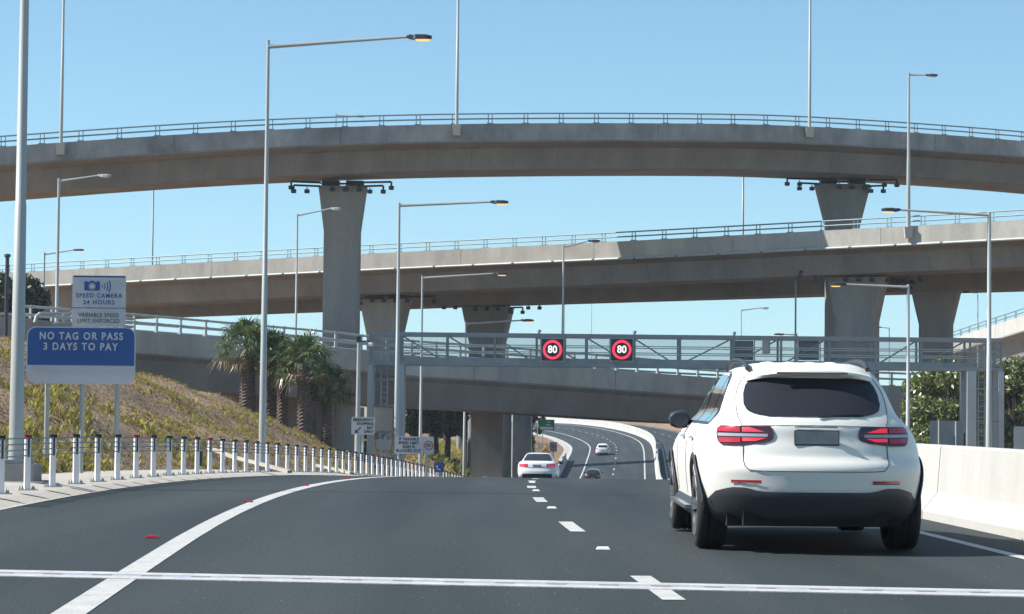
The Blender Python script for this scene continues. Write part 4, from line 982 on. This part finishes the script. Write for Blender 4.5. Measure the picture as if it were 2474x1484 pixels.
for i, (px, Y, tp, w_, pb_, lb) in enumerate(((1003, 196, 905, 80, 1120, 'dark tree behind the left gantry tower'), (1052, 200, 900, 90, 1118, 'dark tree with a straight trunk left of its twin beside the big pier'), (1080, 203, 890, 95, 1122, 'dark tree with a straight trunk nearest the big pier'), (1120, 208, 900, 80, 1115, 'dark tree touching the big pier'))):
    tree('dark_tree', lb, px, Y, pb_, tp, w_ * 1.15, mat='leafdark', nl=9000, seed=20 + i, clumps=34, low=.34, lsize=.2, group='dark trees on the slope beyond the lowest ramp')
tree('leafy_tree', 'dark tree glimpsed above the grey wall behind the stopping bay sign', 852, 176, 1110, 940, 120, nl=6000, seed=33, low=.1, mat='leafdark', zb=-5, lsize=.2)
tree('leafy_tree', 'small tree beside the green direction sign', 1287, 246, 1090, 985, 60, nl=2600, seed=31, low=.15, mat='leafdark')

def scatter(name, mat, n, region, h, wd_, seed, blades=5, dens=None):
    """grass tufts on the slope; region gives off-left range and Y range"""
    nr = np.random.RandomState(seed); Y = region[2] + (region[3] - region[2]) * nr.uniform(0, 1, n) ** .8
    off = -(region[0] + (region[1] - region[0]) * nr.uniform(0, 1, n) ** 1.15)
    s = np.interp(Y, cl[:, 1], cs); X = np.interp(s, cs, cl[:, 0]) + np.interp(s, cs, nrm[:, 0]) * off; YY = np.interp(s, cs, cl[:, 1]) + np.interp(s, cs, nrm[:, 1]) * off
    pat = np.sin(X * .9 + 1.3 * np.sin(YY * .23)) * np.cos(YY * .31 + X * .5) + nr.normal(size=n) * .55
    keep = pat > (dens if dens is not None else -.1); X = X[keep]; YY = YY[keep]
    Z = np.concatenate([terrain(X[i:i + 2000], YY[i:i + 2000]) for i in range(0, len(X), 2000)])
    vs = []; fs = []
    for x, y, z in zip(X, YY, Z):
        hh = h * nr.uniform(.5, 1.3)
        for b in range(blades):
            a = nr.uniform(0, 2 * math.pi); ox, oy = nr.normal(size=2) * hh * .25; ln = nr.uniform(.2, .9); dx, dy = math.cos(a), math.sin(a); w2 = wd_ * nr.uniform(.6, 1.3)
            n0 = len(vs); l2 = hh * nr.uniform(.6, 1.1)
            vs += [(x + ox - dy * w2, y + oy + dx * w2, z - .03), (x + ox + dy * w2, y + oy - dx * w2, z - .03),
                   (x + ox + dx * ln * l2 * .4 + dy * w2 * .8, y + oy + dy * ln * l2 * .4 - dx * w2 * .8, z + l2 * .65), (x + ox + dx * ln * l2, y + oy + dy * ln * l2, z + l2 * .85),
                   (x + ox + dx * ln * l2 * .4 - dy * w2 * .8, y + oy + dy * ln * l2 * .4 + dx * w2 * .8, z + l2 * .65)]
            fs.append((n0, n0 + 1, n0 + 2, n0 + 3, n0 + 4))
    return tag(MB().add(vs, fs).build(name, mat, recalc=False), kind='stuff')
scatter('grass', 'grass', 20000, (8.4, 27, 33, 130), .15, .0055, 1, 7, .48)
scatter('grass_near', 'grass', 1500, (8.7, 12.5, 28, 62), .24, .006, 2, 12, .1).name = 'grass'
scatter('groundcover', 'redplant', 6000, (9, 25, 36, 125), .09, .009, 3, 6, .75)
scatter('dry_litter', 'straw', 26000, (8.5, 26, 28, 128), .05, .013, 4, 3, -.9)
scatter('grass', 'grass', 11000, (8.2, 42, 180, 300), .6, .04, 5, 5, -.9)
scatter('shrubs', 'leaf', 1500, (8.4, 22, 186, 235), .9, .07, 6, 6, .3)
scatter('grass', 'straw', 1600, (8.6, 20, 262, 360), .35, .03, 8, 4, .0)

# ------------------------------------------------------------------ cars
M['carwhite'] = node_mat('white_car_paint', (.68, .67, .62), .38, coat=.10, spec=.25)
M['carwhite2'] = node_mat('cool_white_car_paint', (.70, .71, .72), .3, coat=.2)
M['carblack'] = node_mat('black_car_paint', (.012, .013, .018), .25, coat=1.0)
M['trim'] = node_mat('grey_black_trim', (.030, .034, .041), .5)
M['tyre'] = node_mat('tyre_rubber', (.014, .014, .016), .8, bump=.3, bscale=60)
M['rim'] = node_mat('machined_rim', (.32, .33, .35), .3, metal=.85)
M['glass'] = node_mat('tinted_glass', (.026, .027, .032), .12, spec=.3)
M['sideglass'] = node_mat('side_glass', (.02, .03, .045), .02, metal=.0, coat=1.0, spec=1.0)
M['lampred'] = node_mat('tail_lamp_red', (.42, .012, .025), .15, coat=1.0)
M['lampdark'] = node_mat('smoked_lamp_housing', (.05, .012, .018), .12, coat=1.0)
M['lampclear'] = node_mat('clear_lamp', (.35, .33, .36), .15, coat=1.0)
M['lampglow'] = emit_mat('tail_lamp_lit', (1.0, .03, .07), .36)
M['plate'] = node_mat('number_plate', (.22, .23, .24), .5, var=.3, vscale=5)
M['gap'] = node_mat('panel_gap', (.03, .035, .045), .7)
M['under'] = node_mat('underbody', (.008, .008, .01), .9)

class Body:
    def __init__(s, zs, W, Yr, Yf, Lr, Lf, p=2.7, bulge=0, ax=(), zb=(.4, .95)):
        s.W = hermite(zs, W); s.Yr = hermite(zs, Yr); s.Yf = hermite(zs, Yf); s.Lr = hermite(zs, Lr); s.Lf = hermite(zs, Lf)
        s.p = p; s.bulge = bulge; s.ax = ax; s.z0, s.z1 = zs[0], zs[-1]
    def side(s, y, z):
        b = 0
        for a in s.ax: b += s.bulge * math.exp(-((y - a) / .38) ** 2) * math.exp(-((z - .62) / .26) ** 2)
        return 1 + b
    def half(s, z, na=9, ns=14):
        W, yr, yf, lr, lf, e = s.W(z), s.Yr(z), s.Yf(z), s.Lr(z), s.Lf(z), 2 / s.p
        tot = yf - yr; lr = min(lr, tot * .47); lf = min(lf, tot * .47); pts = []
        for i in range(na + 1):
            q = math.pi / 2 * i / na; pts.append((W * math.sin(q) ** e if i else 0, yr + lr * (1 - (math.cos(q) ** e if i < na else 0))))
        for i in range(1, ns): pts.append((W, yr + lr + (tot - lr - lf) * i / ns))
        for i in range(na + 1):
            q = math.pi / 2 * (1 - i / na); pts.append((W * (math.sin(q) ** e if i < na else 0), yf - lf * (1 - (math.cos(q) ** e if i else 0))))
        return [(x * s.side(y, z), y) for x, y in pts]
    def mesh(s, nz=44):
        mb = MB(); zs = [s.z0 + (s.z1 - s.z0) * (1 - math.cos(math.pi * i / nz)) / 2 * 1.0 for i in range(nz + 1)]
        zs = [s.z0 + (s.z1 - s.z0) * (i / nz) for i in range(nz - 6)] ; top = zs[-1]
        zs += [top + (s.z1 - top) * math.sin(math.pi / 2 * i / 10) for i in range(1, 11)]
        g = []
        for z in zs:
            h = s.half(z); g.append([(x, y, z) for x, y in h] + [(-x, y, z) for x, y in h[-2:0:-1]] + [(h[0][0], h[0][1], z)])
        mb.grid(g); n = len(g[0]); mb.f.append(tuple(range(n - 1))); mb.f.append(tuple(range(len(mb.v) - n, len(mb.v) - 1))[::-1])
        return mb
    def yrear(s, x, z):
        W, yr, lr = s.W(z), s.Yr(z), s.Lr(z); lr = min(lr, (s.Yf(z) - yr) * .47); a = min(abs(x) / (W * 1.0001), .9995)
        return yr + lr * (1 - (1 - a ** s.p) ** (1 / s.p))
    def xside(s, y, z):
        W, yr, lr, yf, lf = s.W(z), s.Yr(z), s.Lr(z), s.Yf(z), s.Lf(z); tot = yf - yr; lr = min(lr, tot * .47); lf = min(lf, tot * .47)
        if y < yr + lr: t = 1 - max(0, (y - yr)) / lr
        elif y > yf - lf: t = 1 - max(0, (yf - y)) / lf
        else: t = 0
        return W * max(0, 1 - min(1, t) ** s.p) ** (1 / s.p) * s.side(y, z)
    def rear_patch(s, z0, z1, xl, xr, off=.005, nz=10, nx=20, thick=.012):
        """xl, xr: functions of z"""
        g = []
        for i in range(nz + 1):
            z = z0 + (z1 - z0) * i / nz; a, b = xl(z), xr(z); row = []
            for k in range(nx + 1):
                x = a + (b - a) * k / nx; y = s.yrear(x, z); e = .004
                dx = (s.yrear(x + e, z) - s.yrear(x - e, z)) / (2 * e); dz = (s.yrear(x, z + e) - s.yrear(x, z - e)) / (2 * e)
                n = Vector((dx, -1, dz)).normalized(); row.append(Vector((x, y, z)) + n * off)
            g.append(row)
        return MB().grid(g)
    def side_patch(s, y0, y1, zl, zh, sgn, off=.006, ny=16, nz=8):
        g = []
        for i in range(ny + 1):
            y = y0 + (y1 - y0) * i / ny; a, b = zl(y), zh(y)
            g.append([Vector((sgn * (s.xside(y, a + (b - a) * k / nz) + off), y, a + (b - a) * k / nz)) for k in range(nz + 1)])
        return MB().grid(g)
def pl(*pts): 
    xs_, ys_ = [p[0] for p in pts], [p[1] for p in pts]
    return lambda v: float(np.interp(v, xs_, ys_))
def cut_arches(o, ax, r, zc, depth, Wd):
    for y in ax:
        for sx in (-1, 1):
            c = MB().lathe([(0, -.6), (r, -.6), (r, .6), (0, .6)], 'X', (sx * (Wd + .6 - depth), y, zc), 40).build('cutter', None); c.parent = None
            md = o.modifiers.new('b', 'BOOLEAN'); md.operation = 'DIFFERENCE'; md.object = c; md.solver = 'EXACT'
            me = bpy.data.meshes.new_from_object(o.evaluated_get(bpy.context.evaluated_depsgraph_get())); o.modifiers.clear(); o.data = me
            bpy.data.objects.remove(c)
    o.data.polygons.foreach_set('use_smooth', [True] * len(o.data.polygons))
    try: o.data.set_sharp_from_angle(angle=R(34))
    except Exception: pass
def wheel(t, x, y, r, w, sgn, spokes=5, detail=True):
    o = bpy.data.objects.new('wheel', None); 
    tp = [(r * .72, -w / 2 + .01), (r * .86, -w / 2), (r * .95, -w / 2 + .012), (r, -w / 2 + .04), (r, -w * .14), (r - .012, -w * .13), (r - .012, -w * .09), (r, -w * .08), (r, w * .08), (r - .012, w * .09), (r - .012, w * .13), (r, w * .14), (r, w / 2 - .04), (r * .95, w / 2 - .012), (r * .86, w / 2), (r * .72, w / 2 - .01)]
    ty = MB().lathe(tp, 'X', (0, 0, 0), 40).build('wheel', 'tyre', t, smooth=True); ty.location = (x, y, r)
    rm = MB().lathe([(r * .73, sgn * (w / 2 - .012)), (r * .70, sgn * (w / 2 - .005)), (r * .66, sgn * (w / 2 - .03)), (r * .62, sgn * w * .1), (0, sgn * w * .08)], 'X', (0, 0, 0), 32)
    q = rm.build('rim', 'dark', ty, smooth=True)
    if detail:
        sp = MB()
        for k in range(spokes):
            for d in (-.12, .12):
                a = 2 * math.pi * k / spokes + d; a2 = 2 * math.pi * k / spokes + d * .8
                sp.bar((sgn * (w / 2 - .055), .05 * math.cos(a2), .05 * math.sin(a2)), (sgn * (w / 2 - .018), r * .70 * math.cos(a), r * .70 * math.sin(a)), .035, .05)
        sp.lathe([(0, sgn * (w / 2 - .04)), (.06, sgn * (w / 2 - .04)), (.07, sgn * (w / 2 - .07))], 'X', (0, 0, 0), 16)
        sp.lathe([(r * .73, sgn * (w / 2 - .004)), (r * .69, sgn * (w / 2 - .002)), (r * .69, sgn * (w / 2 - .03))], 'X', (0, 0, 0), 32)
        sp.build('spokes', 'rim', ty)
    return ty

def suv():
    # rear bumper at y = 0, nose at 4.66; rear axle .88, front axle 3.75
    t = thing('parked_car', 'large white SUV seen from behind in the right lane', 'car', (2.545, 19.10, -.003)); t.name = 'white_suv'
    zs = [.24, .30, .40, .52, .62, .70, .76, .80, .88, .96, 1.04, 1.10, 1.16, 1.25, 1.35, 1.45, 1.52, 1.57, 1.60, 1.618]
    W = [.82, .87, .905, .92, .93, .935, .935, .935, .928, .91, .865, .81, .755, .72, .685, .635, .58, .50, .40, .05]
    Yr = [.22, .13, .07, .025, .01, .0, .03, .075, .10, .125, .135, .165, .215, .30, .40, .50, .57, .66, .80, 1.6]
    Yf = [4.40, 4.58, 4.64, 4.66, 4.64, 4.60, 4.56, 4.52, 4.42, 4.25, 3.80, 3.45, 3.27, 3.05, 2.83, 2.58, 2.38, 2.22, 2.1, 1.9]
    Lr = [.62, .62, .62, .62, .62, .62, .62, .62, .62, .62, .60, .56, .52, .50, .48, .46, .44, .42, .38, .1]
    Lf = [.7, .7, .75, .8, .8, .8, .85, .9, 1.0, 1.1, .9, .6, .4, .38, .36, .34, .32, .3, .28, .1]
    B = Body(zs, W, Yr, Yf, Lr, Lf, 2.3, .022, (.88, 3.75))
    o = B.mesh(52).build('body', 'carwhite', t, smooth=True); cut_arches(o, (.88, 3.75), .405, .37, .40, .94)
    # glass
    zl = pl((1.138, -.38), (1.148, -.45), (1.165, -.515), (1.19, -.555), (1.24, -.575), (1.33, -.568), (1.40, -.545), (1.44, -.51), (1.462, -.45))
    B.rear_patch(1.138, 1.462, zl, lambda z: -zl(z), .007, 26, 34).build('rear_window', 'glass', t, smooth=True)
    # side windows
    for sg in (-1, 1):
        zh = pl((.80, 1.13), (.92, 1.40), (1.1, 1.47), (1.6, 1.515), (2.2, 1.52), (2.6, 1.42), (3.05, 1.20), (3.2, 1.12))
        zlw = lambda y: 1.075 + .012 * (y < 1.0) * (1.0 - y) / .1
        B.side_patch(.80, 3.2, lambda y: 1.062, lambda y: zh(y) + .018, sg, .003, 30, 8).build('window_frame', 'dark', t, smooth=True)
        for a, b in ((.83, 1.27), (1.31, 2.10), (2.17, 3.08)):
            B.side_patch(a, b, lambda y: 1.085, lambda y: max(1.09, zh(y) - .012), sg, .009, 14, 8).build('side_window', 'sideglass', t, smooth=True)
    # tail lamps: dark housing with red bands
    for sg in (-1, 1):
        def f(zz, a): return (lambda z: sg * a(z)) 
        top, bot = 1.055, .895
        inn = pl((.895, .62), (.905, .50), (.925, .39), (.95, .355), (1.0, .35), (1.04, .365), (1.055, .375)); out = pl((.895, .76), (.91, .785), (.95, .80), (1.0, .80), (1.04, .79), (1.055, .765))
        def patch(z0, z1, a, b, off, mat, nm, par, nz=6, nx=16):
            l, r_ = ((lambda z: -b(z)), (lambda z: -a(z))) if sg < 0 else (a, b)
            return B.rear_patch(z0, z1, l, r_, off, nz, nx).build(nm, mat, par, smooth=True)
        lo = pl((.30, 1.0), (.5, 1.0)); 
        h = patch(bot, top, inn, out, .010, 'lampdark', 'tail_light', t, 8)
        patch(1.008, 1.043, pl((1.008, .42), (1.043, .54)), pl((1.008, .60), (1.043, .60)), .016, 'lampglow', 'light_bar', h, 3, 10)
        patch(1.005, 1.045, pl((1, .617), (1.05, .617)), pl((1.005, .793), (1.045, .775)), .016, 'lampred', 'light_bar', h, 3, 10)
        patch(.968, .993, pl((.9, .40), (1, .40)), pl((.9, .79), (1, .79)), .014, 'lampclear', 'clear_strip', h, 3, 14)
        patch(.928, .957, pl((.928, .50), (.957, .41)), pl((.9, .60), (1, .60)), .016, 'lampglow', 'light_bar', h, 3, 10)
        patch(.915, .957, pl((.9, .617), (1, .617)), pl((.915, .775), (.957, .793)), .016, 'lampred', 'light_bar', h, 3, 10)
        # reflectors and bumper slots
        l, r_ = (lambda z: sg * .70 if sg < 0 else .46), (lambda z: sg * .46 if sg < 0 else .70)
        B.rear_patch(.592, .612, l, r_, .008, 2, 10).build('reflector', 'lampred', t)
        B.rear_patch(.584, .590, l, r_, .007, 1, 10).build('slot', 'gap', t)
    # high brake lamp, spoiler
    g = MB(); rows = []
    for i in range(25):
        x = -.54 + 1.08 * i / 24; zt_ = 1.535 - .05 * abs(x / .54) ** 2.5; yb = B.yrear(x * .98, 1.46)
        rows.append([(x, yb + .10, zt_ + .02), (x, yb - .085 + .05 * abs(x / .54) ** 4, zt_ - .005), (x, yb - .095 + .05 * abs(x / .54) ** 4, zt_ - .022), (x, yb - .06, zt_ - .045), (x, yb + .06, zt_ - .06)])
    g.grid(rows).build('spoiler', 'carwhite', t, smooth=True)
    g = MB(); g.box((0, B.yrear(0, 1.46) - .082, 1.507), (.60, .03, .016)); g.build('brake_light', 'lampdark', t)
    # number plate recess and plate, boot handle
    yp = B.yrear(0, .975)
    MB().prism(round_rect(.36, .108, .01, z0=.968), yp - .022, yp - .006).build('number_plate', 'plate', t)
    g = MB(); w2 = .184; hh_ = .058
    for a, b in (((-w2, .965 - hh_), (w2, .965 - hh_)), ((w2, .965 - hh_), (w2, .965 + hh_)), ((w2, .965 + hh_), (-w2, .965 + hh_)), ((-w2, .965 + hh_), (-w2, .965 - hh_))):
        g.bar((a[0], yp - .018, a[1]), (b[0], yp - .018, b[1]), .006, .012)
    g.build('plate_frame', 'gap', t)
    B.rear_patch(1.048, 1.056, lambda z: -.18, lambda z: .18, .006, 1, 8).build('boot_handle', 'gap', t)
    # tailgate gap line
    def surf(x, z, off=.002):
        return Vector((x, B.yrear(x, z) - off, z))
    ln = [(-.60, .90), (-.605, .80), (-.60, .74), (-.57, .705), (-.5, .69), (0, .688), (.5, .69), (.57, .705), (.60, .74), (.605, .80), (.60, .90)]
    pp = smooth_path([(x, 0, z) for x, z in ln], .03); MB().tube([surf(p[0], p[2]) for p in pp], .0035, 5).build('boot_gap', 'gap', t)
    for sg in (-1, 1):
        ln = [(.60, 1.055), (.62, 1.10), (.635, 1.18), (.63, 1.30), (.60, 1.40), (.54, 1.48)]
        pp = smooth_path([(sg * x, 0, z) for x, z in ln], .03); MB().tube([surf(p[0], p[2]) for p in pp], .003, 5).build('boot_gap', 'gap', t)
        pp = [(sg * .30, 1.06)]; 
    MB().tube([surf(x, 1.062 + .008 * (1 - (x / .62) ** 2), .001) for x in np.linspace(-.62, .62, 20)], .004, 5).build('crease', 'carwhite', t)
    # lower bumper valance, dark
    tz = pl((-.96, .36), (-.90, .41), (-.82, .515), (-.70, .55), (-.58, .548), (-.5, .525), (-.42, .515), (.42, .515), (.5, .525), (.58, .548), (.70, .55), (.82, .515), (.90, .41), (.96, .36))
    g = []
    for k in range(41):
        x = -.915 + 1.83 * k / 40; row = []
        for i in range(9):
            z = .235 + (tz(x) - .235) * i / 8; row.append(Vector((x * (1 + .0 * i), B.yrear(min(max(x, -.999 * B.W(z)), .999 * B.W(z)), z) - .012 - .01 * (i < 8), z)))
        g.append(row)
    MB().grid(g).build('bumper_valance', 'trim', t, smooth=True)
    for sg in (-1, 1):
        B.side_patch(.40, .60, lambda y: .24, lambda y: .44, sg, .012, 6, 4).build('bumper_valance', 'trim', t, smooth=True)
        # sill with side step
        MB().grid([[Vector((sg * x, y, z)) for x, z in ((.90, .40), (.94, .36), (.95, .30), (.93, .26), (.80, .24))] for y in np.linspace(1.32, 3.32, 6)]).build('sill', 'trim', t, smooth=True)
        MB().box((sg * .955, 2.32, .33), (.09, 1.9, .03)).build('side_step', 'rim', t)
        for y in (.88, 3.75):
            r_ = []
            for k in range(25):
                a = R(6 + 168 * k / 24); cy, cz = y + math.cos(a) * .40, .37 + math.sin(a) * .40; cz = max(cz, .26)
                co, si = math.cos(a), math.sin(a)
                xx = max(B.xside(cy, max(cz, .3)), .90)
                r_.append([Vector((sg * (xx + .018), y + co * .452, .37 + si * .452)), Vector((sg * (xx + .028), y + co * .44, .37 + si * .44)), Vector((sg * (xx + .028), y + co * .405, .37 + si * .405)), Vector((sg * (xx - .10), y + co * .40, .37 + si * .40))])
            MB().grid(r_).build('arch_trim', 'trim', t, smooth=True)
            MB().lathe([(.402, sg * .53), (.402, sg * .90)], 'X', (0, y, .37), 24, R(-10), R(190)).build('arch_liner', 'under', t)
            wheel(t, sg * (.957 - .135), y, .367, .262, sg)
        # mirror
        m = MB(); rows = []
        for i in range(9):
            q = -1 + 2 * i / 8; w_ = math.sqrt(max(0, 1 - q * q)) ** .6; rows.append([Vector((sg * (.965 + .105 * q), 2.62 + .07 * w_ * math.cos(a) - .01, 1.09 + .085 * w_ * (1 - .15 * q * sg * sg) * math.sin(a))) for a in np.linspace(0, 2 * math.pi, 13)])
        m.grid(rows); mo = m.build('mirror', 'dark', t, smooth=True)
        MB().bar((sg * .78, 2.68, 1.055), (sg * .90, 2.64, 1.065), .06, .05).build('mirror_arm', 'dark', mo)
        MB().prism([(sg * (.965 + .085 * math.cos(a)), 1.09 + .062 * math.sin(a)) for a in np.linspace(0, 2 * math.pi, 17)[:-1]], 2.538, 2.544).build('mirror_glass', 'dark', mo)
        # roof rail
        pts = [Vector((sg * (.545 - .03 * abs(2 * q - 1)), 0.74 + 1.75 * q, 1.545 + .085 * math.sin(math.pi * q) ** .45)) for q in np.linspace(0, 1, 16)]
        MB().tube(pts, .021, 8).build('roof_rail', 'trim', t, smooth=True)
        # door handles and door gaps
        for y in (1.55, 2.55): MB().tube([(sg * (B.xside(y + q, .945) + .028), y + q, .945) for q in (-.11, 0, .11)], .014, 6).build('door_handle', 'carwhite', t)
        for y in (1.33, 2.14, 3.18): MB().tube([(sg * (B.xside(y + .0, z) + .001), y, z) for z in np.linspace(.42, 1.06, 8)], .004, 5).build('door_gap', 'gap', t)
    g = MB(); 
    for x in (-.27, -.09, .09, .27): g.tube([(x, .95, 1.598), (x, 1.4, 1.611), (x, 2.0, 1.611)], .010, 6)
    g.build('roof_rib', 'carwhite', t, smooth=True)
    g = MB().box((0, 2.3, .30), (1.45, 4.0, .16)); g.box((0, .35, .29), (1.2, .35, .12)); g.box((0, .88, .26), (1.3, .12, .1)); g.build('underbody', 'under', t)
    # interior head restraints seen through the glass are left to the tint; wiper
    MB().tube([surf(.02, 1.14, .02), surf(.22, 1.155, .02), surf(.40, 1.16, .02)], .008, 6).build('rear_wiper', 'black', t)
    return t
sv = suv()

def small_car(name, label, x, y, z, heading, zs, W, Yr, Yf, L, axl, paint, kind, lit, ww=.30, length=4.3, pitch=0):
    t = thing(name, label, 'car', (x, y, z), heading); t.rotation_euler = (pitch, 0, heading)
    n = len(zs); B = Body(zs, W, Yr, Yf, [L] * (n - 1) + [.1], [.6] * (n - 1) + [.1], 2.6, .02, axl)
    o = B.mesh(36).build('body', paint, t, smooth=True)
    cut_arches(o, axl, .35, .32, .3, max(W))
    k = kind
    zl = pl(*[(a, -b) for a, b in k['rw']]); B.rear_patch(k['rw'][0][0], k['rw'][-1][0], zl, lambda q: -zl(q), .008, 8, 16).build('rear_window', 'glass', t, smooth=True)
    for sg in (-1, 1):
        a, b = k['tl'][0], k['tl'][1]; z0, z1 = k['tl'][2], k['tl'][3]
        l, r_ = (lambda q: -b), (lambda q: -a)
        if sg > 0: l, r_ = (lambda q: a), (lambda q: b)
        h = B.rear_patch(z0, z1, l, r_, .010, 4, 10).build('tail_light', 'lampred', t, smooth=True)
        zm = (z0 + z1) / 2
        l, r_ = (lambda q: -b * .97), (lambda q: -a * 1.15)
        if sg > 0: l, r_ = (lambda q: a * 1.15), (lambda q: b * .97)
        if lit: B.rear_patch(z0 + .015, zm + .02, l, r_, .015, 2, 8).build('light_bar', 'lampglow', h)
        sw = k['sw']; zh = pl(*sw['top'])
        B.side_patch(sw['y0'], sw['y1'], lambda q: sw['z'], lambda q: max(sw['z'] + .005, zh(q)), sg, .006, 20, 6).build('side_window', 'sideglass', t, smooth=True)
        for yy in axl: wheel(t, sg * (max(W) - .11), yy, .32, .21, sg, detail=False)
        for yy in axl: MB().lathe([(.348, sg * .5), (.348, sg * (max(W) - .03))], 'X', (0, yy, .32), 20, R(-10), R(190)).build('arch_liner', 'under', t)
        mo = MB().lathe([(0, -.09), (.055, -.08), (.075, 0), (.06, .08), (0, .09)], 'X', (sg * (max(W) + .10), k['my'], k['mz']), 12).build('mirror', 'dark', t, smooth=True)
        MB().bar((sg * (max(W) - .12), k['my'], k['mz'] - .03), (sg * (max(W) + .03), k['my'], k['mz'] - .02), .05).build('mirror_arm', 'dark', mo)
    yp = B.yrear(0, k['pz']); MB().box((0, yp - .012, k['pz']), (.38, .014, .12)).build('number_plate', 'plate', t)
    if k.get('val'):
        B.rear_patch(k['val'][0], k['val'][1], lambda q: -k['val'][2], lambda q: k['val'][2], .010, 4, 16).build('bumper_valance', 'trim', t, smooth=True)
    MB().box((0, 2.1, .25), (1.3, 3.6, .14)).build('underbody', 'under', t)
    MB().tube([Vector((q, B.yrear(q, k['gz']) - .002, k['gz'])) for q in np.linspace(-.55, .55, 14)], .006, 5).build('boot_gap', 'gap', t)
    return t, B
# white coupe on the crest
s_c = s_of_Y(103); hx = at_s(s_c); hd = math.atan2(-(-hx[5]), hx[4])
def place(Y, off):
    s = s_of_Y(Y); p = RP(s, off); a = RP(s + 1, off) - RP(s - 1, off); return p, math.atan2(a.y, a.x) - math.pi / 2, math.atan2(a.z, math.hypot(a.x, a.y))
p, hd, pt = place(103, -1.52); p.z += .09
small_car('white_coupe', 'white coupe in the left lane, half sunk behind the crest of the road', p.x, p.y, p.z, hd,
    [.20, .28, .40, .52, .62, .72, .82, .90, .95, 1.0, 1.08, 1.18, 1.28, 1.35, 1.39, 1.405], [.78, .84, .865, .875, .875, .875, .865, .84, .80, .72, .68, .635, .585, .53, .44, .05],
    [.14, .05, .0, 0, .03, .05, .07, .10, .16, .42, .62, .85, 1.10, 1.35, 1.55, 2.0], [4.2, 4.32, 4.36, 4.37, 4.35, 4.2, 3.9, 3.5, 3.2, 3.0, 2.9, 2.7, 2.5, 2.35, 2.25, 2.15], .42, (.85, 3.5), 'carwhite2',
    dict(rw=[(1.0, .60), (1.03, .64), (1.15, .585), (1.28, .52), (1.33, .47)], tl=(.42, .80, .72, .85), sw=dict(top=[(.9, 1.05), (1.3, 1.25), (2.0, 1.33), (2.6, 1.2), (2.9, 1.05)], y0=1.0, y1=2.85, z=1.0), pz=.765, my=2.7, mz=.98, val=(.22, .42, .66), gz=.70), True, pitch=pt)
p, hd, pt = place(249, -2.05)
small_car('black_car', 'small black car with lit tail lights just past the crest', p.x, p.y, p.z, hd,
    [.20, .30, .45, .60, .75, .88, .96, 1.05, 1.15, 1.25, 1.34, 1.40, 1.43, 1.445], [.80, .86, .885, .89, .885, .87, .84, .77, .73, .68, .61, .53, .42, .05],
    [.12, .03, .0, .02, .05, .08, .12, .20, .32, .46, .60, .80, 1.0, 1.8], [4.2, 4.3, 4.35, 4.3, 4.1, 3.7, 3.3, 3.0, 2.85, 2.7, 2.5, 2.35, 2.2, 2.1], .40, (.80, 3.4), 'carblack',
    dict(rw=[(1.0, .55), (1.03, .64), (1.18, .60), (1.30, .54)], tl=(.40, .82, .74, .84), sw=dict(top=[(.7, 1.05), (1.1, 1.28), (2.0, 1.36), (2.6, 1.22), (2.9, 1.05)], y0=.8, y1=2.85, z=1.0), pz=.6, my=2.7, mz=1.0, gz=.5), True, pitch=pt)
p, hd, pt = place(299, -1.75)
small_car('white_hatchback', 'small white hatchback on the far bend', p.x, p.y, p.z, hd,
    [.20, .30, .45, .60, .75, .88, .96, 1.05, 1.15, 1.25, 1.34, 1.42, 1.46, 1.48], [.80, .86, .885, .89, .885, .87, .84, .79, .75, .70, .64, .55, .44, .05],
    [.12, .03, .0, .02, .04, .06, .09, .15, .24, .34, .46, .62, .85, 1.8], [3.9, 4.0, 4.05, 4.0, 3.8, 3.5, 3.2, 2.9, 2.75, 2.6, 2.4, 2.25, 2.1, 2.0], .40, (.72, 3.25), 'carwhite2',
    dict(rw=[(1.04, .55), (1.08, .64), (1.22, .60), (1.34, .52)], tl=(.62, .86, .82, .98), sw=dict(top=[(.6, 1.1), (1.0, 1.32), (1.9, 1.4), (2.4, 1.25), (2.8, 1.08)], y0=.7, y1=2.7, z=1.04), pz=.62, my=2.6, mz=1.02, val=(.22, .36, .7), gz=.55), False, pitch=pt)

# ------------------------------------------------------------------ haze
hz = bpy.data.materials.new('haze_air'); hz.use_nodes = True; n = hz.node_tree; n.nodes.remove(n.nodes['Principled BSDF'])
v = n.nodes.new('ShaderNodeVolumePrincipled'); v.inputs['Color'].default_value = (.80, .88, 1.0, 1); v.inputs['Density'].default_value = .00020; v.inputs['Anisotropy'].default_value = .2
n.links.new(v.outputs[0], n.nodes['Material Output'].inputs['Volume'])
zmin = float(GZ.min()) - 1
hb_ = MB().box((0, 1190, (zmin + 60) / 2), (2500, 2500, 60 - zmin)).build('haze', hz); tag(hb_, kind='stuff')
